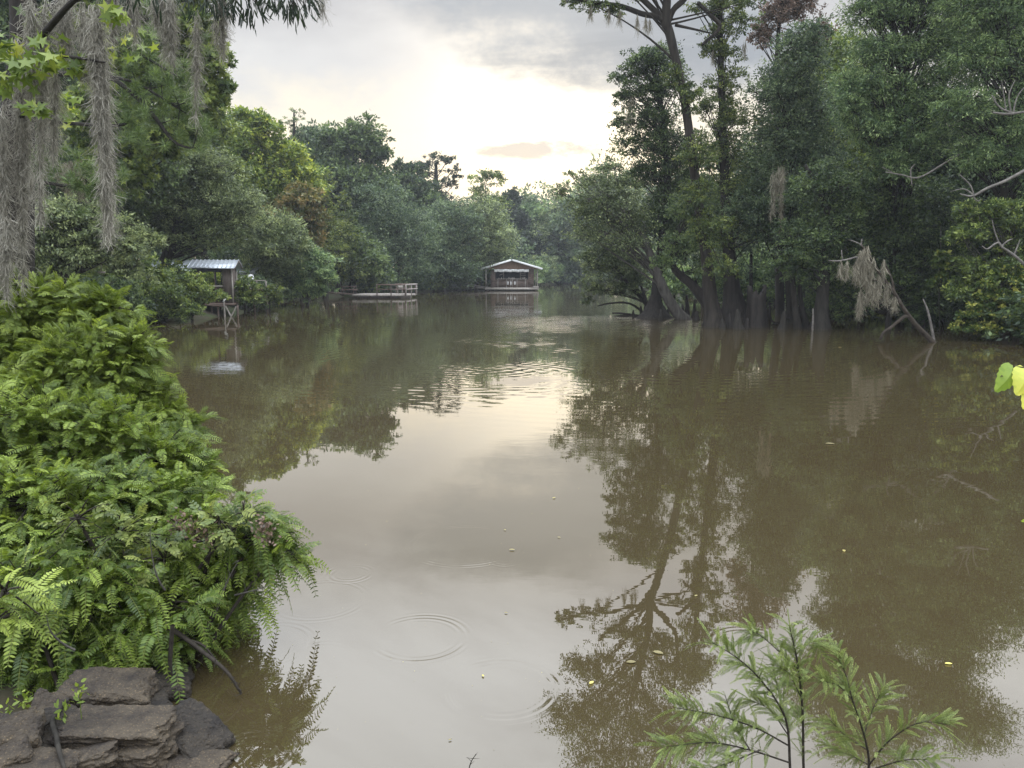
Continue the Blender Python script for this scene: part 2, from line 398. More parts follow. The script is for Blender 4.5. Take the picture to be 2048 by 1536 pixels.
# ------------------------------------------------------------------ sky
SUN_AZ, SUN_EL = math.radians(2.4), math.radians(12.5)
def make_sky():
    w = bpy.data.worlds.new('World'); scene.world = w; w.use_nodes = True
    nt = w.node_tree; nt.nodes.clear(); N, L = nt.nodes, nt.links; k = Nodes(nt)
    out = N.new('ShaderNodeOutputWorld')
    sky = N.new('ShaderNodeTexSky'); sky.sky_type = 'NISHITA'; sky.sun_disc = False
    sky.sun_elevation = SUN_EL; sky.sun_rotation = SUN_AZ
    bg1 = N.new('ShaderNodeBackground'); bg1.inputs[1].default_value = .06
    L.new(sky.outputs[0], bg1.inputs[0])
    tc = N.new('ShaderNodeTexCoord'); vec = tc.outputs['Generated']
    sp = N.new('ShaderNodeSeparateXYZ'); L.new(vec, sp.inputs[0]); x, y, z = sp.outputs
    el = k.m('MULTIPLY', k.m('ARCSINE', z), 57.2958); az = k.m('MULTIPLY', k.m('ARCTAN2', x, y), 57.2958)
    # cloud layer projected on a plane overhead
    zz = k.m('ADD', k.m('MAXIMUM', z, 0.0), .12)
    cb = N.new('ShaderNodeCombineXYZ'); L.new(k.m('DIVIDE', x, zz), cb.inputs[0]); L.new(k.m('DIVIDE', y, zz), cb.inputs[1]); cb.inputs[2].default_value = 3.7
    cl = k.noise(k.mapv(cb.outputs[0], (.75, 1.1, 1), .3), 1.0, 7, .58, .6)
    cl2 = k.noise(k.mapv(cb.outputs[0], (.5, 1.3, 1), -.2, (4, 2, 1)), 1.6, 6, .6, .3)
    edge = k.m('SUBTRACT', k.noise(k.mapv(vec, (9, 9, 15)), 1.0, 6, .62), .5)
    # angle to the sun behind the cloud
    sd = Vector((math.sin(SUN_AZ) * math.cos(SUN_EL), math.cos(SUN_AZ) * math.cos(SUN_EL), math.sin(SUN_EL)))
    dt = N.new('ShaderNodeVectorMath'); dt.operation = 'DOT_PRODUCT'; L.new(vec, dt.inputs[0]); dt.inputs[1].default_value = sd
    ang = k.m('MULTIPLY', k.m('ARCCOSINE', k.m('MINIMUM', dt.outputs['Value'], 1.0)), 57.2958)
    def gs(v, c, wd): return k.m('EXPONENT', k.m('MULTIPLY', k.m('POWER', k.m('DIVIDE', k.m('SUBTRACT', v, c), wd), 2), -1))
    # colours
    low = (1.18, 1.03, .75, 1); mid = (.70, .70, .70, 1); high = (ZEN * .89, ZEN * .96, ZEN * 1.08, 1)
    c = k.mix(k.smooth(k.m('ADD', el, k.m('MULTIPLY', edge, 8)), 6.5, 14.0), low, mid)
    c = k.mix(k.smooth(el, 17.0, 30.0), c, (1.50, 1.57, 1.70, 1))
    c = k.mix(k.smooth(el, 36.0, 56.0), c, high)
    # side and rear sky are a plain pale grey
    c = k.mix(k.m('MULTIPLY', k.smooth(k.m('ABSOLUTE', az), 24.0, 60.0), k.m('SUBTRACT', 1.0, k.smooth(el, 15.0, 40.0))), c, (1.45, 1.5, 1.6, 1))
    # broken texture of the cloud sheet
    tex = k.m('MULTIPLY_ADD', k.smooth(cl, .32, .68), .75, .58)
    n = N.new('ShaderNodeMix'); n.data_type = 'RGBA'; n.blend_type = 'MULTIPLY'
    L.new(k.smooth(el, 10.0, 24.0), n.inputs[0]); L.new(c, n.inputs[6])
    cg = N.new('ShaderNodeCombineColor'); L.new(tex, cg.inputs[0]); L.new(tex, cg.inputs[1]); L.new(k.m('MULTIPLY_ADD', tex, .9, .1), cg.inputs[2])
    L.new(cg.outputs[0], n.inputs[7]); c = n.outputs[2]
    # blue grey bank of cloud above the sun
    ex = k.m('DIVIDE', k.m('SUBTRACT', az, 4.6), 14.5)
    ey = k.m('DIVIDE', k.m('SUBTRACT', k.m('SUBTRACT', el, 18.3), k.m('MULTIPLY', az, -.16)), 4.9)
    rr = k.m('ADD', k.m('ADD', k.m('MULTIPLY', ex, ex), k.m('MULTIPLY', ey, ey)), k.m('ADD', k.m('MULTIPLY', edge, 2.0), k.m('MULTIPLY', k.m('SUBTRACT', cl2, .5), 1.2)))
    f = k.m('SUBTRACT', 1.0, k.smooth(rr, .25, 1.45))
    glow = k.m('MULTIPLY', gs(ang, 0.0, 6.8), k.m('SUBTRACT', 1.0, k.m('MULTIPLY', f, .92)))
    c = k.mix(k.m('MULTIPLY', f, .92), c, k.mix(k.smooth(cl2, .35, .65), (.26, .30, .355, 1), (.37, .41, .46, 1)))
    # thin low streak of cloud
    ex = k.m('DIVIDE', k.m('SUBTRACT', az, 1.9), 4.2); ey = k.m('DIVIDE', k.m('SUBTRACT', el, 8.35), .62)
    rr = k.m('ADD', k.m('ADD', k.m('MULTIPLY', ex, ex), k.m('MULTIPLY', ey, ey)), k.m('MULTIPLY', k.m('SUBTRACT', k.noise(k.mapv(vec, (26, 26, 55)), 1.0, 5, .65), .5), 4.2))
    f2 = k.m('SUBTRACT', 1.0, k.smooth(rr, .3, 1.5))
    st = k.m('MULTIPLY', k.smooth(k.noise(k.mapv(vec, (5, 5, 60)), 1.0, 4, .6), .5, .68), k.m('SUBTRACT', 1.0, k.smooth(el, 7.5, 10.5)))
    c = k.mix(k.m('MULTIPLY', st, .35), c, (.58, .56, .56, 1))
    gadd = k.m('MULTIPLY', glow, k.m('MULTIPLY_ADD', f2, -.6, 1.0))
    g = N.new('ShaderNodeMix'); g.data_type = 'RGBA'; g.blend_type = 'ADD'
    L.new(gadd, g.inputs[0]); L.new(c, g.inputs[6]); g.inputs[7].default_value = (.85, .70, .44, 1)
    c = k.mix(k.m('MULTIPLY', f2, .7), g.outputs[2], (.44, .415, .42, 1))
    # ground side stays dim
    c = k.mix(k.smooth(el, -6.0, 0.0), (.10, .10, .08, 1), c)
    bg2 = N.new('ShaderNodeBackground'); bg2.inputs[1].default_value = 1.0; L.new(c, bg2.inputs[0])
    mx = N.new('ShaderNodeMixShader'); mx.inputs[0].default_value = .93
    L.new(bg1.outputs[0], mx.inputs[1]); L.new(bg2.outputs[0], mx.inputs[2]); L.new(mx.outputs[0], out.inputs[0])
    la = bpy.data.lights.new('sun', 'SUN'); la.energy = SUN_E; la.angle = math.radians(90); la.color = (1.0, .88, .70)
    so = bpy.data.objects.new('sun', la); col.objects.link(so)
    so.rotation_euler = (-sd).to_track_quat('-Z', 'Y').to_euler(); so.location = (0, 0, 40)

def make_camera():
    cam = bpy.data.cameras.new('camera'); cam.sensor_width = 36; cam.lens = 36 * F / 2048
    cam.clip_start = .05; cam.clip_end = 2000
    o = bpy.data.objects.new('camera', cam); col.objects.link(o)
    o.location = (0, 0, H); o.rotation_euler = (math.pi / 2 - PITCH, 0, 0); scene.camera = o

def make_haze():
    m, nt, N, L = newmat('river_haze')
    out = N.new('ShaderNodeOutputMaterial'); v = N.new('ShaderNodeVolumePrincipled')
    v.inputs['Color'].default_value = (.86, .90, .95, 1); v.inputs['Density'].default_value = HAZE; v.inputs['Anisotropy'].default_value = .2
    L.new(v.outputs[0], out.inputs['Volume'])
    mb = MB(); mb.box((0, 60, 14.3), (500, 660, 33.4)); o = mb.build('haze', m); tag(o, kind='stuff')

WATER_IOR = 2.2; ZEN = 4.3; SUN_E = .6; HAZE = .0005; EXPOSURE = 0.22
DENS = 1.7
# ---------------------------------------------------------------- trees
def ell_world(e, d):
    u, v, ru, rv = e[:4]; dd = d + (e[4] if len(e) > 4 else 0)
    c = P(u, v, dd); s = dd / F
    # rays well above the axis see a vertical extent compressed by the tilt
    a = P(u, v - rv, dd)[2] - P(u, v + rv, dd)[2]
    rx, rz = ru * s * 1.03, a / 2
    return np.array([*c, rx, (rx + rz) * .5 if len(e) < 6 else e[5], rz])

def clumps_of(ells, n_cl, rng, size=.34, ymul=1.0):
    """clump centres, outward directions and radii spread on the skins of many small lobes"""
    C, O, Rr, LC = [], [], [], []
    E = np.array(ells); wgt = (E[:, 3] * E[:, 5]) + .2 * E[:, 4] * E[:, 3]; wgt = wgt / wgt.sum()
    for e, w in zip(E, wgt):
        m = max(4, int(round(n_cl * w))); K = int(np.clip(m / 8, 6, 34))
        d = rdir(K, rng); rad = rng.random(K) ** .45 * .78
        lc = e[:3] + d * rad[:, None] * e[3:]
        mr = (e[3] * e[4] * e[5]) ** (1 / 3); lr = mr * rng.uniform(.24, .58, K)
        i = rng.choice(K, m, p=lr ** 2 / (lr ** 2).sum())
        dd = rdir(m, rng); dd[:, 2] = np.where(dd[:, 2] < -.35, -dd[:, 2] * .6, dd[:, 2]); dd = norm(dd)
        sh = rng.uniform(.62, 1.08, m)
        p = lc[i] + dd * (lr[i] * sh)[:, None] * np.array([1.15, 1.15, .72])
        st = rng.random(m) < .30; q = e[:3] + rdir(m, rng) * e[3:] * (rng.random(m) ** .4 * 1.14)[:, None]; p = np.where(st[:, None], q, p)
        C.append(p); O.append(norm(dd + .55 * norm(p - e[:3]))); Rr.append(np.maximum(.10, lr[i] * size * rng.uniform(.7, 1.3, m))); LC.append(lc)
    return np.concatenate(C), np.concatenate(O), np.concatenate(Rr), np.concatenate(LC)

def foliage(mb, ells, area_px, L, rng, dens=1.7, asp=.46, per=26, size=.34, droop=.25, flat=.55, kind=4, tvar=.22, tbias=0.0, face=.35):
    n = int(area_px * dens * DENS); n_cl = max(8, n // per)
    C, O, Rr, LC = clumps_of(ells, n_cl, rng, size)
    m = len(C); ctint = rng.normal(.46 + tbias, tvar * 1.05, m)
    i = np.repeat(np.arange(m), per); k = len(i)
    off = rng.normal(size=(k, 3)) * np.array([.62, .62, .62 * flat])
    p = C[i] + off * Rr[i][:, None]
    o = norm(O[i] + .6 * norm(off + 1e-6))
    d = norm(o * .8 + rdir(k, rng) * .75 + np.array([0, 0, -droop]))
    nr = norm(np.array([0, 0, 1.0]) * face + o * .45 + rdir(k, rng) * .62)
    Ls = L * rng.uniform(.6, 1.25, k)
    t = np.clip(ctint[i] + rng.normal(0, tvar, k), 0, 1)
    ok = (p[:, 2] > .04) & (p[:, 2] + d[:, 2] * Ls > .01)
    mb.leaves(p[ok], d[ok], nr[ok], Ls[ok], Ls[ok] * asp, t[ok], kind)
    return C, LC

def ground_root(u, d, name, label, cat, group=None, x=None):
    xx = (u - 1024) / F * d * 1.01 if x is None else x
    return root(name, (xx, d, gz1(xx, d)), label, cat, group)

def tree(label, d, base_u, ells, mat, bark='bark', r=None, path=None, dens=1.7, cat='tree', name='tree', group=None, asp=.46, Lpx=8.0, Lmin=.10,
         per=26, size=.34, droop=.25, flat=.55, face=.35, seed=None, limbs=.6, tbias=0.0, tvar=.22, twigs=.35, extra=None, base_d=None, kind=4, pathr=None, fl=.12, bare=None, crown_name='crown', dead=None):
    rng = np.random.default_rng(seed if seed is not None else abs(hash_(label)) % 100000)
    E = [ell_world(e, d) for e in ells]; A = np.array(E)
    area = sum(math.pi * e[2] * e[3] / 4 for e in ells)
    bd = base_d or d
    rt = ground_root(base_u, bd, name, label, cat, group)
    base = np.array(rt.location); cen = np.average(A[:, :3], axis=0, weights=A[:, 3] * A[:, 5])
    top = A[:, 2].max() + .2 * A[:, 5].max(); hgt = max(1.0, top - base[2])
    if r is None: r = .018 * hgt + .05
    tm = MB()
    if path:
        pts = np.array([[*P(q[0], q[1], d + (q[3] if len(q) > 3 else 0)), q[2] * d / F] for q in path])
        sp = spline(pts, max(10, 4 * len(pts)))
        tp, tr = sp[:, :3], sp[:, 3]
        low = tp[0].copy(); low[2] -= .8
        tp = np.vstack([low, tp]); tr = np.concatenate([[tr[0] * 1.12], tr])
        tm.tube(tp, tr, 14, flute=fl, nf=6, ph=rng.random() * 6)
    else:
        b2 = base.copy(); b2[2] -= .6
        tip = np.array([cen[0] * .6 + base[0] * .4, cen[1] * .7 + base[1] * .3, base[2] + hgt * .86])
        mid = (b2 + tip) / 2 + rng.normal(size=3) * np.array([.04, .04, 0]) * hgt
        tp = bez(b2, mid, tip, 12); tr = np.linspace(1, .12, 12) ** .9 * r; tr[0] *= 1.35; tr[1] *= 1.1
        tm.tube(tp, tr, 9, flute=fl * .5, nf=5, ph=rng.random() * 6)
    cm = MB()
    C, LC = foliage(cm, E, area, max(Lmin, Lpx * d / F), rng, dens, asp, per, size, droop, flat, kind, tvar, tbias, face)
    # limbs: trunk to lobes, twigs: lobes to clumps
    pick = rng.random(len(LC)) < limbs
    for c in LC[pick]:
        zz = np.clip(c[2] - .35 * np.linalg.norm(c[:2] - base[:2]) - .3, base[2] + .25 * hgt * .5, tp[-1][2])
        j = int(np.clip(np.argmin(np.abs(tp[:, 2] - zz)) + rng.integers(-2, 2), len(tp) // 3, len(tp) - 1)); a = tp[j]
        mid = (a + c) / 2 + np.array([0, 0, .08 * np.linalg.norm(c - a)]) + rng.normal(size=3) * .06 * np.linalg.norm(c - a)
        r0 = min(tr[j] * .38, .011 * np.linalg.norm(c - a) + .018)
        tm.tube(bez(a, mid, c, 7), np.linspace(r0, max(.012, r0 * .22), 7), 5, cap=False)
    sel = np.where(rng.random(len(C)) < twigs)[0]
    if len(sel) and len(LC):
        near = np.array([np.argmin(((LC - C[s]) ** 2).sum(1)) for s in sel])
        tm.sticks(LC[near], C[sel], .012 + .0002 * d, .006)
    s2 = np.where(rng.random(len(C)) < .05)[0]
    if len(s2) and limbs > 0:
        oo = norm(C[s2] - cen + np.array([0, 0, .3])); n2 = np.array([np.argmin(((LC - C[q_]) ** 2).sum(1)) for q_ in s2]); tm.sticks(LC[n2], C[s2] + oo * rng.uniform(.15, .55, len(s2))[:, None] + rng.normal(size=(len(s2), 3)) * .12, .010 + .0002 * d, .004)
    if bare:
        for b in bare:
            if dead is None: tm.tube(*branch_px(b, d), 6)
            else: b_ = MB(); b_.tube(*branch_px(b, d + dead), 6); b_.build('dead_limb', M['dead'], rt, smooth=True)
    tm.build('trunk', M[bark], rt, smooth=True)
    cm.build(crown_name, M[mat], rt)
    return rt

def branch_px(pts, d):
    q = np.array([[*P(a[0], a[1], d + (a[3] if len(a) > 3 else 0)), a[2] * d / F] for a in pts])
    s = spline(q, 3 * len(q)); return s[:, :3], s[:, 3]

def hash_(s):
    h = 7
    for ch in s: h = (h * 31 + ord(ch)) % 1000003
    return h

def twiggy(mb, pts, d, rng, n=10, ln=.8, r=.012):
    """forked bare twigs along a dead branch given in pixels"""
    q, rr = branch_px(pts, d)
    mb.tube(q, rr, 6)
    i = rng.integers(len(q) // 3, len(q), n); A = q[i]
    B = A + norm(rdir(n, rng) + np.array([0, 0, .35])) * (ln * rng.uniform(.4, 1.2, n))[:, None]
    mb.sticks(A, B, r, r * .4)
    C2 = A + (B - A) * rng.uniform(.4, .8, n)[:, None]
    D = C2 + norm(rdir(n, rng)) * (ln * .45); mb.sticks(C2, D, r * .6, r * .3)

# ---- moss: a bundle of tangled hair hanging from a point
def moss(mb, top, length, width, n, rng, fibre=.010, sway=(0, 0), taper=True, curl=1.0, seg=.10):
    top = np.array(top, float); ns = int(np.clip(3 + width * 40, 3, 9)) if n > 500 else 3
    so = rng.normal(size=(ns, 2)) * width * np.array([.26, .18]); so[0] *= .3
    st = rng.random(ns) * .12; en = rng.uniform(.45, 1.0, ns); en[0] = 1.0; ph = rng.random((ns, 3)) * 6.28
    k = rng.choice(ns, n, p=(en / en.sum()))
    t = st[k] + (en[k] - st[k]) * rng.random(n) ** .9
    loc = (t - st[k]) / (en[k] - st[k])
    prof = np.clip(.35 + loc * 5, 0, 1) * (1 - .82 * np.clip((loc - .35) / .65, 0, 1) ** 1.1) * (.75 + .35 * np.sin(t * 15 + ph[k, 0]) * np.sin(t * 6.1 + ph[k, 1]))
    a = rng.random(n) * 6.283; rr = width * .34 * prof * np.abs(rng.normal(0, .55, n))
    cx = so[k, 0] + sway[0] * t + width * .10 * np.sin(t * 7 + ph[k, 2]); cy = so[k, 1] + sway[1] * t
    p = top + np.stack([cx + np.cos(a) * rr, cy + np.sin(a) * rr, -length * t], -1)
    d = norm(np.stack([np.cos(a) * .22, np.sin(a) * .22, -np.ones(n)], -1) + rng.normal(size=(n, 3)) * .34 * curl)
    tn = np.clip(rng.normal(.5, .2, n) + .12 * np.sin(t * 23 + ph[k, 1]), 0, 1)
    for step in range(3):       # three bent pieces per fibre
        L = seg * rng.uniform(.6, 1.5, n)
        q = p + d * L[:, None]
        s = norm(np.cross(d, rdir(n, rng))) * (fibre * .5 * (1 - .25 * step))
        v = np.stack([p - s, p + s, q + s * .75, q - s * .75], 1).reshape(-1, 3)
        mb.add(v, np.arange(n)[:, None] * 4 + np.arange(4)[None], tn)
        p = q; d = norm(d + rng.normal(size=(n, 3)) * .62 * curl + np.array([0, 0, -.35]))
def build_trees():
    T = tree
    # ---------------- far end of the river
    far = 'hazy trees at the far bend'
    T('hazy yellow green tree right of the houseboat roof at the far bend', 158, 1098, [(1095, 480, 62, 75), (1085, 540, 60, 35)], 'l_willow', group=far)
    T('hazy blue green tree just left of the overhanging grey shrub, far bend', 150, 1165, [(1160, 480, 55, 90), (1150, 540, 60, 35)], 'l_blue', group=far)
    T('tall hazy tree behind the overhanging grey shrub, far bend', 165, 1215, [(1215, 440, 60, 110)], 'l_grey', group=far)
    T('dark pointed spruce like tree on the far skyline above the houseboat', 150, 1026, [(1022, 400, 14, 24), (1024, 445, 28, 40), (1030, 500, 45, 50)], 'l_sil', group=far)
    T('thin half bare tree on the far skyline right of the pointed dark one', 160, 1062, [(1050, 395, 10, 10), (1062, 420, 28, 24), (1068, 470, 45, 50), (1060, 400, 8, 18)], 'l_dark', group=far, dens=.9, Lpx=4.5)
    T('feathery ragged tree on the far skyline reaching towards the right bank', 150, 1112, [(1112, 430, 30, 24), (1105, 470, 50, 45), (1130, 410, 18, 14)], 'l_grey', group=far, dens=1.0, Lpx=4.5)
    for i, (u, d, v, rv, ru) in enumerate([(1010, 195, 470, 80, 80), (1085, 205, 450, 70, 70), (1150, 205, 455, 80, 70), (1250, 190, 460, 110, 90), (1340, 200, 470, 110, 90), (1440, 200, 470, 110, 90), (1560, 200, 470, 120, 110)]):
        T('hazy grey green tree in the backmost line of wood at the river bend', d, u, [(u, v, ru, rv)], ['l_blue', 'l_grey', 'l_mid'][i % 3], group='backmost trees at the river bend', seed=300 + i, dens=1.1)
    # ---------------- left bank, far to near
    lb = 'trees along the left bank'
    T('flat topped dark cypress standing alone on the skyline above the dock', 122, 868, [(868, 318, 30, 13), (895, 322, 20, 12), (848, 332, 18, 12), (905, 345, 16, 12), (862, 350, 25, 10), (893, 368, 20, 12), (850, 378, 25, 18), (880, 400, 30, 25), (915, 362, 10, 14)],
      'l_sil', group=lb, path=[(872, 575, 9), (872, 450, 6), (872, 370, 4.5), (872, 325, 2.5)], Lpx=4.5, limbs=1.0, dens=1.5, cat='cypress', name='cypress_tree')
    T('tree with separate rounded tufts on the skyline left of the houseboat', 118, 972, [(952, 368, 15, 20), (975, 350, 17, 17), (993, 362, 14, 22), (965, 395, 24, 20), (992, 398, 14, 14), (970, 440, 45, 50)], 'l_mid', group=lb, Lpx=4.8, size=.5)
    T('dull dark tree left of the flat topped cypress on the skyline', 118, 815, [(820, 352, 24, 32), (800, 335, 16, 16), (790, 380, 40, 40), (840, 400, 45, 50)], 'l_dark', group=lb)
    T('broad blue green tree behind the floating dock railing', 92, 800, [(800, 470, 75, 65), (770, 420, 60, 60), (800, 535, 70, 35)], 'l_blue', group=lb, Lpx=5)
    T('round blue green tree overhanging the bank between dock and houseboat', 99, 890, [(880, 480, 70, 65), (910, 435, 60, 40), (890, 540, 75, 38)], 'l_blue', group=lb, Lpx=5)
    T('round grey green tree directly left of the houseboat', 104, 950, [(955, 480, 60, 60), (930, 530, 55, 40), (985, 470, 45, 55), (960, 430, 50, 35), (1000, 510, 35, 40)], 'l_grey', group=lb, Lpx=5)
    T('tall dark green tree highest on the left bank behind the dock', 96, 715, [(730, 275, 42, 36), (690, 285, 46, 45), (750, 310, 24, 30), (700, 370, 75, 70), (655, 300, 30, 40), (740, 400, 55, 60)], 'l_dark', group=lb, tbias=.1)
    T('tall dark tree in shadow left of the highest left bank tree', 100, 640, [(620, 285, 35, 40), (640, 330, 50, 60), (600, 320, 30, 40), (660, 400, 50, 60)], 'l_blue', group=lb)
    T('slender half bare tree whose twigs stand above the left skyline', 92, 588, [(588, 222, 20, 12), (580, 245, 22, 14), (596, 250, 16, 16), (588, 275, 16, 14)], 'l_grey', group=lb, dens=.55, Lpx=4, limbs=1, twigs=.8, path=[(590, 560, 8), (588, 400, 5), (588, 300, 3.2), (588, 225, 1.5)])
    T('yellow green tree rounded on top in the left skyline', 70, 500, [(490, 250, 45, 35), (470, 300, 55, 60), (530, 270, 32, 45), (500, 370, 70, 60), (450, 270, 40, 45)], 'l_yellow', group=lb, dens=1.5, tbias=-.08)
    T('yellowing tree beside the rusty brown one on the left bank', 72, 575, [(560, 320, 45, 60), (590, 370, 50, 60), (545, 400, 50, 60)], 'l_yellow', group=lb, tbias=-.04)
    cc = 'conical yellow green trees on the left bank'
    T('narrow conical light green tree, tallest of its row above the dock', 76, 655, [(654, 360, 10, 22), (655, 400, 20, 28), (656, 445, 32, 36), (655, 500, 40, 40)], 'l_cyp', group=cc, tbias=.12, Lpx=4.5)
    T('narrow conical light green tree left of the tallest cone', 74, 622, [(607, 335, 9, 22), (610, 375, 18, 26), (612, 420, 26, 30)], 'l_cyp', group=cc, tbias=.12, Lpx=4.5)
    T('small conical green tree right of the tallest cone above the dock', 80, 690, [(690, 400, 12, 25), (692, 440, 24, 32), (694, 490, 38, 45), (710, 535, 40, 35)], 'l_cyp', group=cc, Lpx=4.5)
    T('tree with rusty brown and yellow leaves midway along the left bank', 68, 610, [(605, 405, 40, 36), (625, 440, 30, 34), (570, 440, 36, 36), (600, 480, 40, 30)], 'l_rust', group=lb)
    T('dark green bushy tree behind the picnic table', 82, 700, [(720, 520, 50, 45), (690, 500, 40, 50), (745, 545, 36, 30)], 'l_dark', group=lb, tbias=.12)
    T('low light green willow bush hanging over the left water edge', 60, 622, [(625, 540, 44, 38), (605, 515, 40, 32), (645, 560, 28, 28), (600, 575, 40, 24), (570, 560, 30, 35)], 'l_willow', cat='bush', name='willow_bush', group='bushes along the left bank', asp=.3, droop=.5, tbias=-.05)
    T('grey green thin leaved tree between the shed and the willow bush', 58, 545, [(545, 480, 55, 60), (530, 540, 45, 40), (570, 500, 40, 50), (500, 470, 40, 50)], 'l_grey', group=lb, asp=.32)
    T('large grey green spreading tree above the metal roofed shed', 52, 425, [(400, 400, 85, 62), (330, 380, 70, 60), (450, 440, 60, 55), (360, 330, 75, 50), (430, 345, 60, 45), (300, 440, 60, 50), (400, 478, 80, 32), (480, 420, 40, 60)], 'l_grey', group=lb, r=.45, Lpx=5.6, Lmin=.12,
      path=[(318, 620, 13), (322, 560, 12), (345, 480, 10), (380, 400, 7), (400, 340, 3)])
    T('star leaved green tree rising out of the top left of the picture', 34, 380, [(420, 120, 38, 50), (405, 190, 42, 50), (350, 60, 80, 60), (300, 140, 70, 70), (250, 60, 70, 80), (370, 240, 55, 50), (300, 280, 60, 50), (440, 165, 20, 30), (330, -60, 110, 70), (200, 240, 60, 70), (200, -30, 90, 80), (230, 340, 70, 45)],
      'l_mid', 'bark_wet', group=lb, Lpx=12, asp=.95, kind=10, dens=.7, per=18, tbias=.1, droop=.5, face=.2, base_d=40, path=[(140, 620, 7, 6), (150, 500, 7, 6), (190, 330, 6, 4), (250, 180, 5, 2), (300, 60, 4), (320, -80, 2)])
    T('yellowish broad tree behind the star leaved one, left skyline', 60, 430, [(420, 240, 50, 45), (400, 290, 50, 50), (380, 320, 60, 50), (450, 330, 40, 40)], 'l_mid', group=lb, tbias=.1)
    T('dark fill tree behind the hanging moss at the left edge', 42, 60, [(60, 200, 130, 180), (40, 420, 130, 100), (170, 380, 70, 80), (-60, 300, 100, 200), (60, 0, 130, 100)], 'l_dark', group=lb, dens=1.2, tbias=.1)
    T('tall shaded tree standing behind the rope swing', 48, 230, [(200, 180, 110, 120), (260, 330, 90, 90), (150, 60, 110, 90), (290, 60, 100, 100), (180, 440, 90, 60)], 'l_dark', group=lb, dens=1.2, tbias=.06)
    T('small leaved weeping tree with a crooked trunk left of the rope swing', 31, 130, [(130, 440, 75, 45), (90, 480, 60, 50), (210, 450, 50, 38), (170, 500, 55, 40), (250, 490, 40, 35), (110, 540, 45, 28), (60, 520, 60, 40)],
      'l_grey', group=lb, Lpx=7.5, droop=.6, tbias=.08, asp=.42, path=[(95, 610, 10), (120, 570, 9), (150, 520, 8), (165, 470, 6), (150, 430, 3)])
    T('drooping glossy leaved tree between the rope swing and the shed roof', 40, 300, [(255, 510, 36, 32), (285, 480, 40, 26), (230, 540, 40, 30), (270, 560, 40, 28)], 'l_grey', group=lb, tbias=.15, Lpx=6.5, path=[(262, 640, 9), (260, 590, 8), (268, 530, 6), (275, 480, 3)])
    bu = 'bushes along the left bank'
    T('dark bush dipping into the water left of the shed piles', 40.5, 330, [(330, 600, 55, 30), (290, 615, 45, 32), (365, 625, 36, 22), (270, 590, 40, 30), (300, 640, 36, 14)], 'l_mid', cat='bush', name='bush', group=bu, Lpx=6.5, tbias=-.08)
    T('leafy branchy bush screening the front of the shed', 42.5, 390, [(395, 580, 36, 24), (425, 592, 30, 16), (370, 560, 34, 26), (350, 590, 30, 24), (385, 612, 26, 12)], 'l_mid', cat='bush', name='bush', group=bu, Lpx=6.5, tbias=.16)
    T('dark low bush at the water edge below the light green shrubs', 36.5, 250, [(262, 610, 36, 30), (240, 580, 36, 30), (265, 640, 30, 18)], 'l_dark', cat='bush', name='bush', group=bu, Lpx=7, tbias=.1)
    T('bright broad leaved bush against the right side of the shed', 47, 492, [(492, 575, 20, 24), (486, 595, 20, 14), (505, 598, 22, 14)], 'l_mid', cat='bush', name='bush', group=bu, Lpx=6, tbias=-.02)
    T('small bright bush on the bank right of the deck rail', 50, 548, [(545, 585, 22, 17), (528, 598, 26, 12), (556, 598, 14, 12)], 'l_cyp', cat='bush', name='bush', group=bu, Lpx=6, tbias=-.06)
    T('yellow green bush behind the shed, seen through its open front', 50.5, 425, [(425, 560, 44, 26), (395, 550, 34, 22), (345, 548, 40, 26)], 'l_yellow', cat='bush', name='bush', group=bu, Lpx=6, tbias=-.05)
    bw = 'dark trees filling the left bank wood'
    for i, (u, d, v, ru, rv) in enumerate([(-150, 60, 300, 140, 240), (110, 66, 350, 130, 190), (300, 74, 360, 120, 170), (450, 84, 410, 110, 140), (560, 100, 440, 110, 120), (740, 118, 460, 100, 110), (850, 128, 480, 100, 90), (960, 135, 500, 90, 70), (680, 106, 480, 100, 90), (380, 62, 500, 90, 60), (150, 56, 520, 120, 50), (60, 62, 500, 110, 70), (200, 70, 480, 110, 90), (-60, 52, 480, 120, 90)]):
        T('shaded tree deep in the left bank wood, mostly hidden by nearer trees', d, u, [(u, v, ru, rv)], ['l_dark', 'l_blue'][i % 2], group=bw, seed=500 + i, dens=1.1, tbias=.05)
    # ---------------- right bank
    rb = 'trees along the right bank'
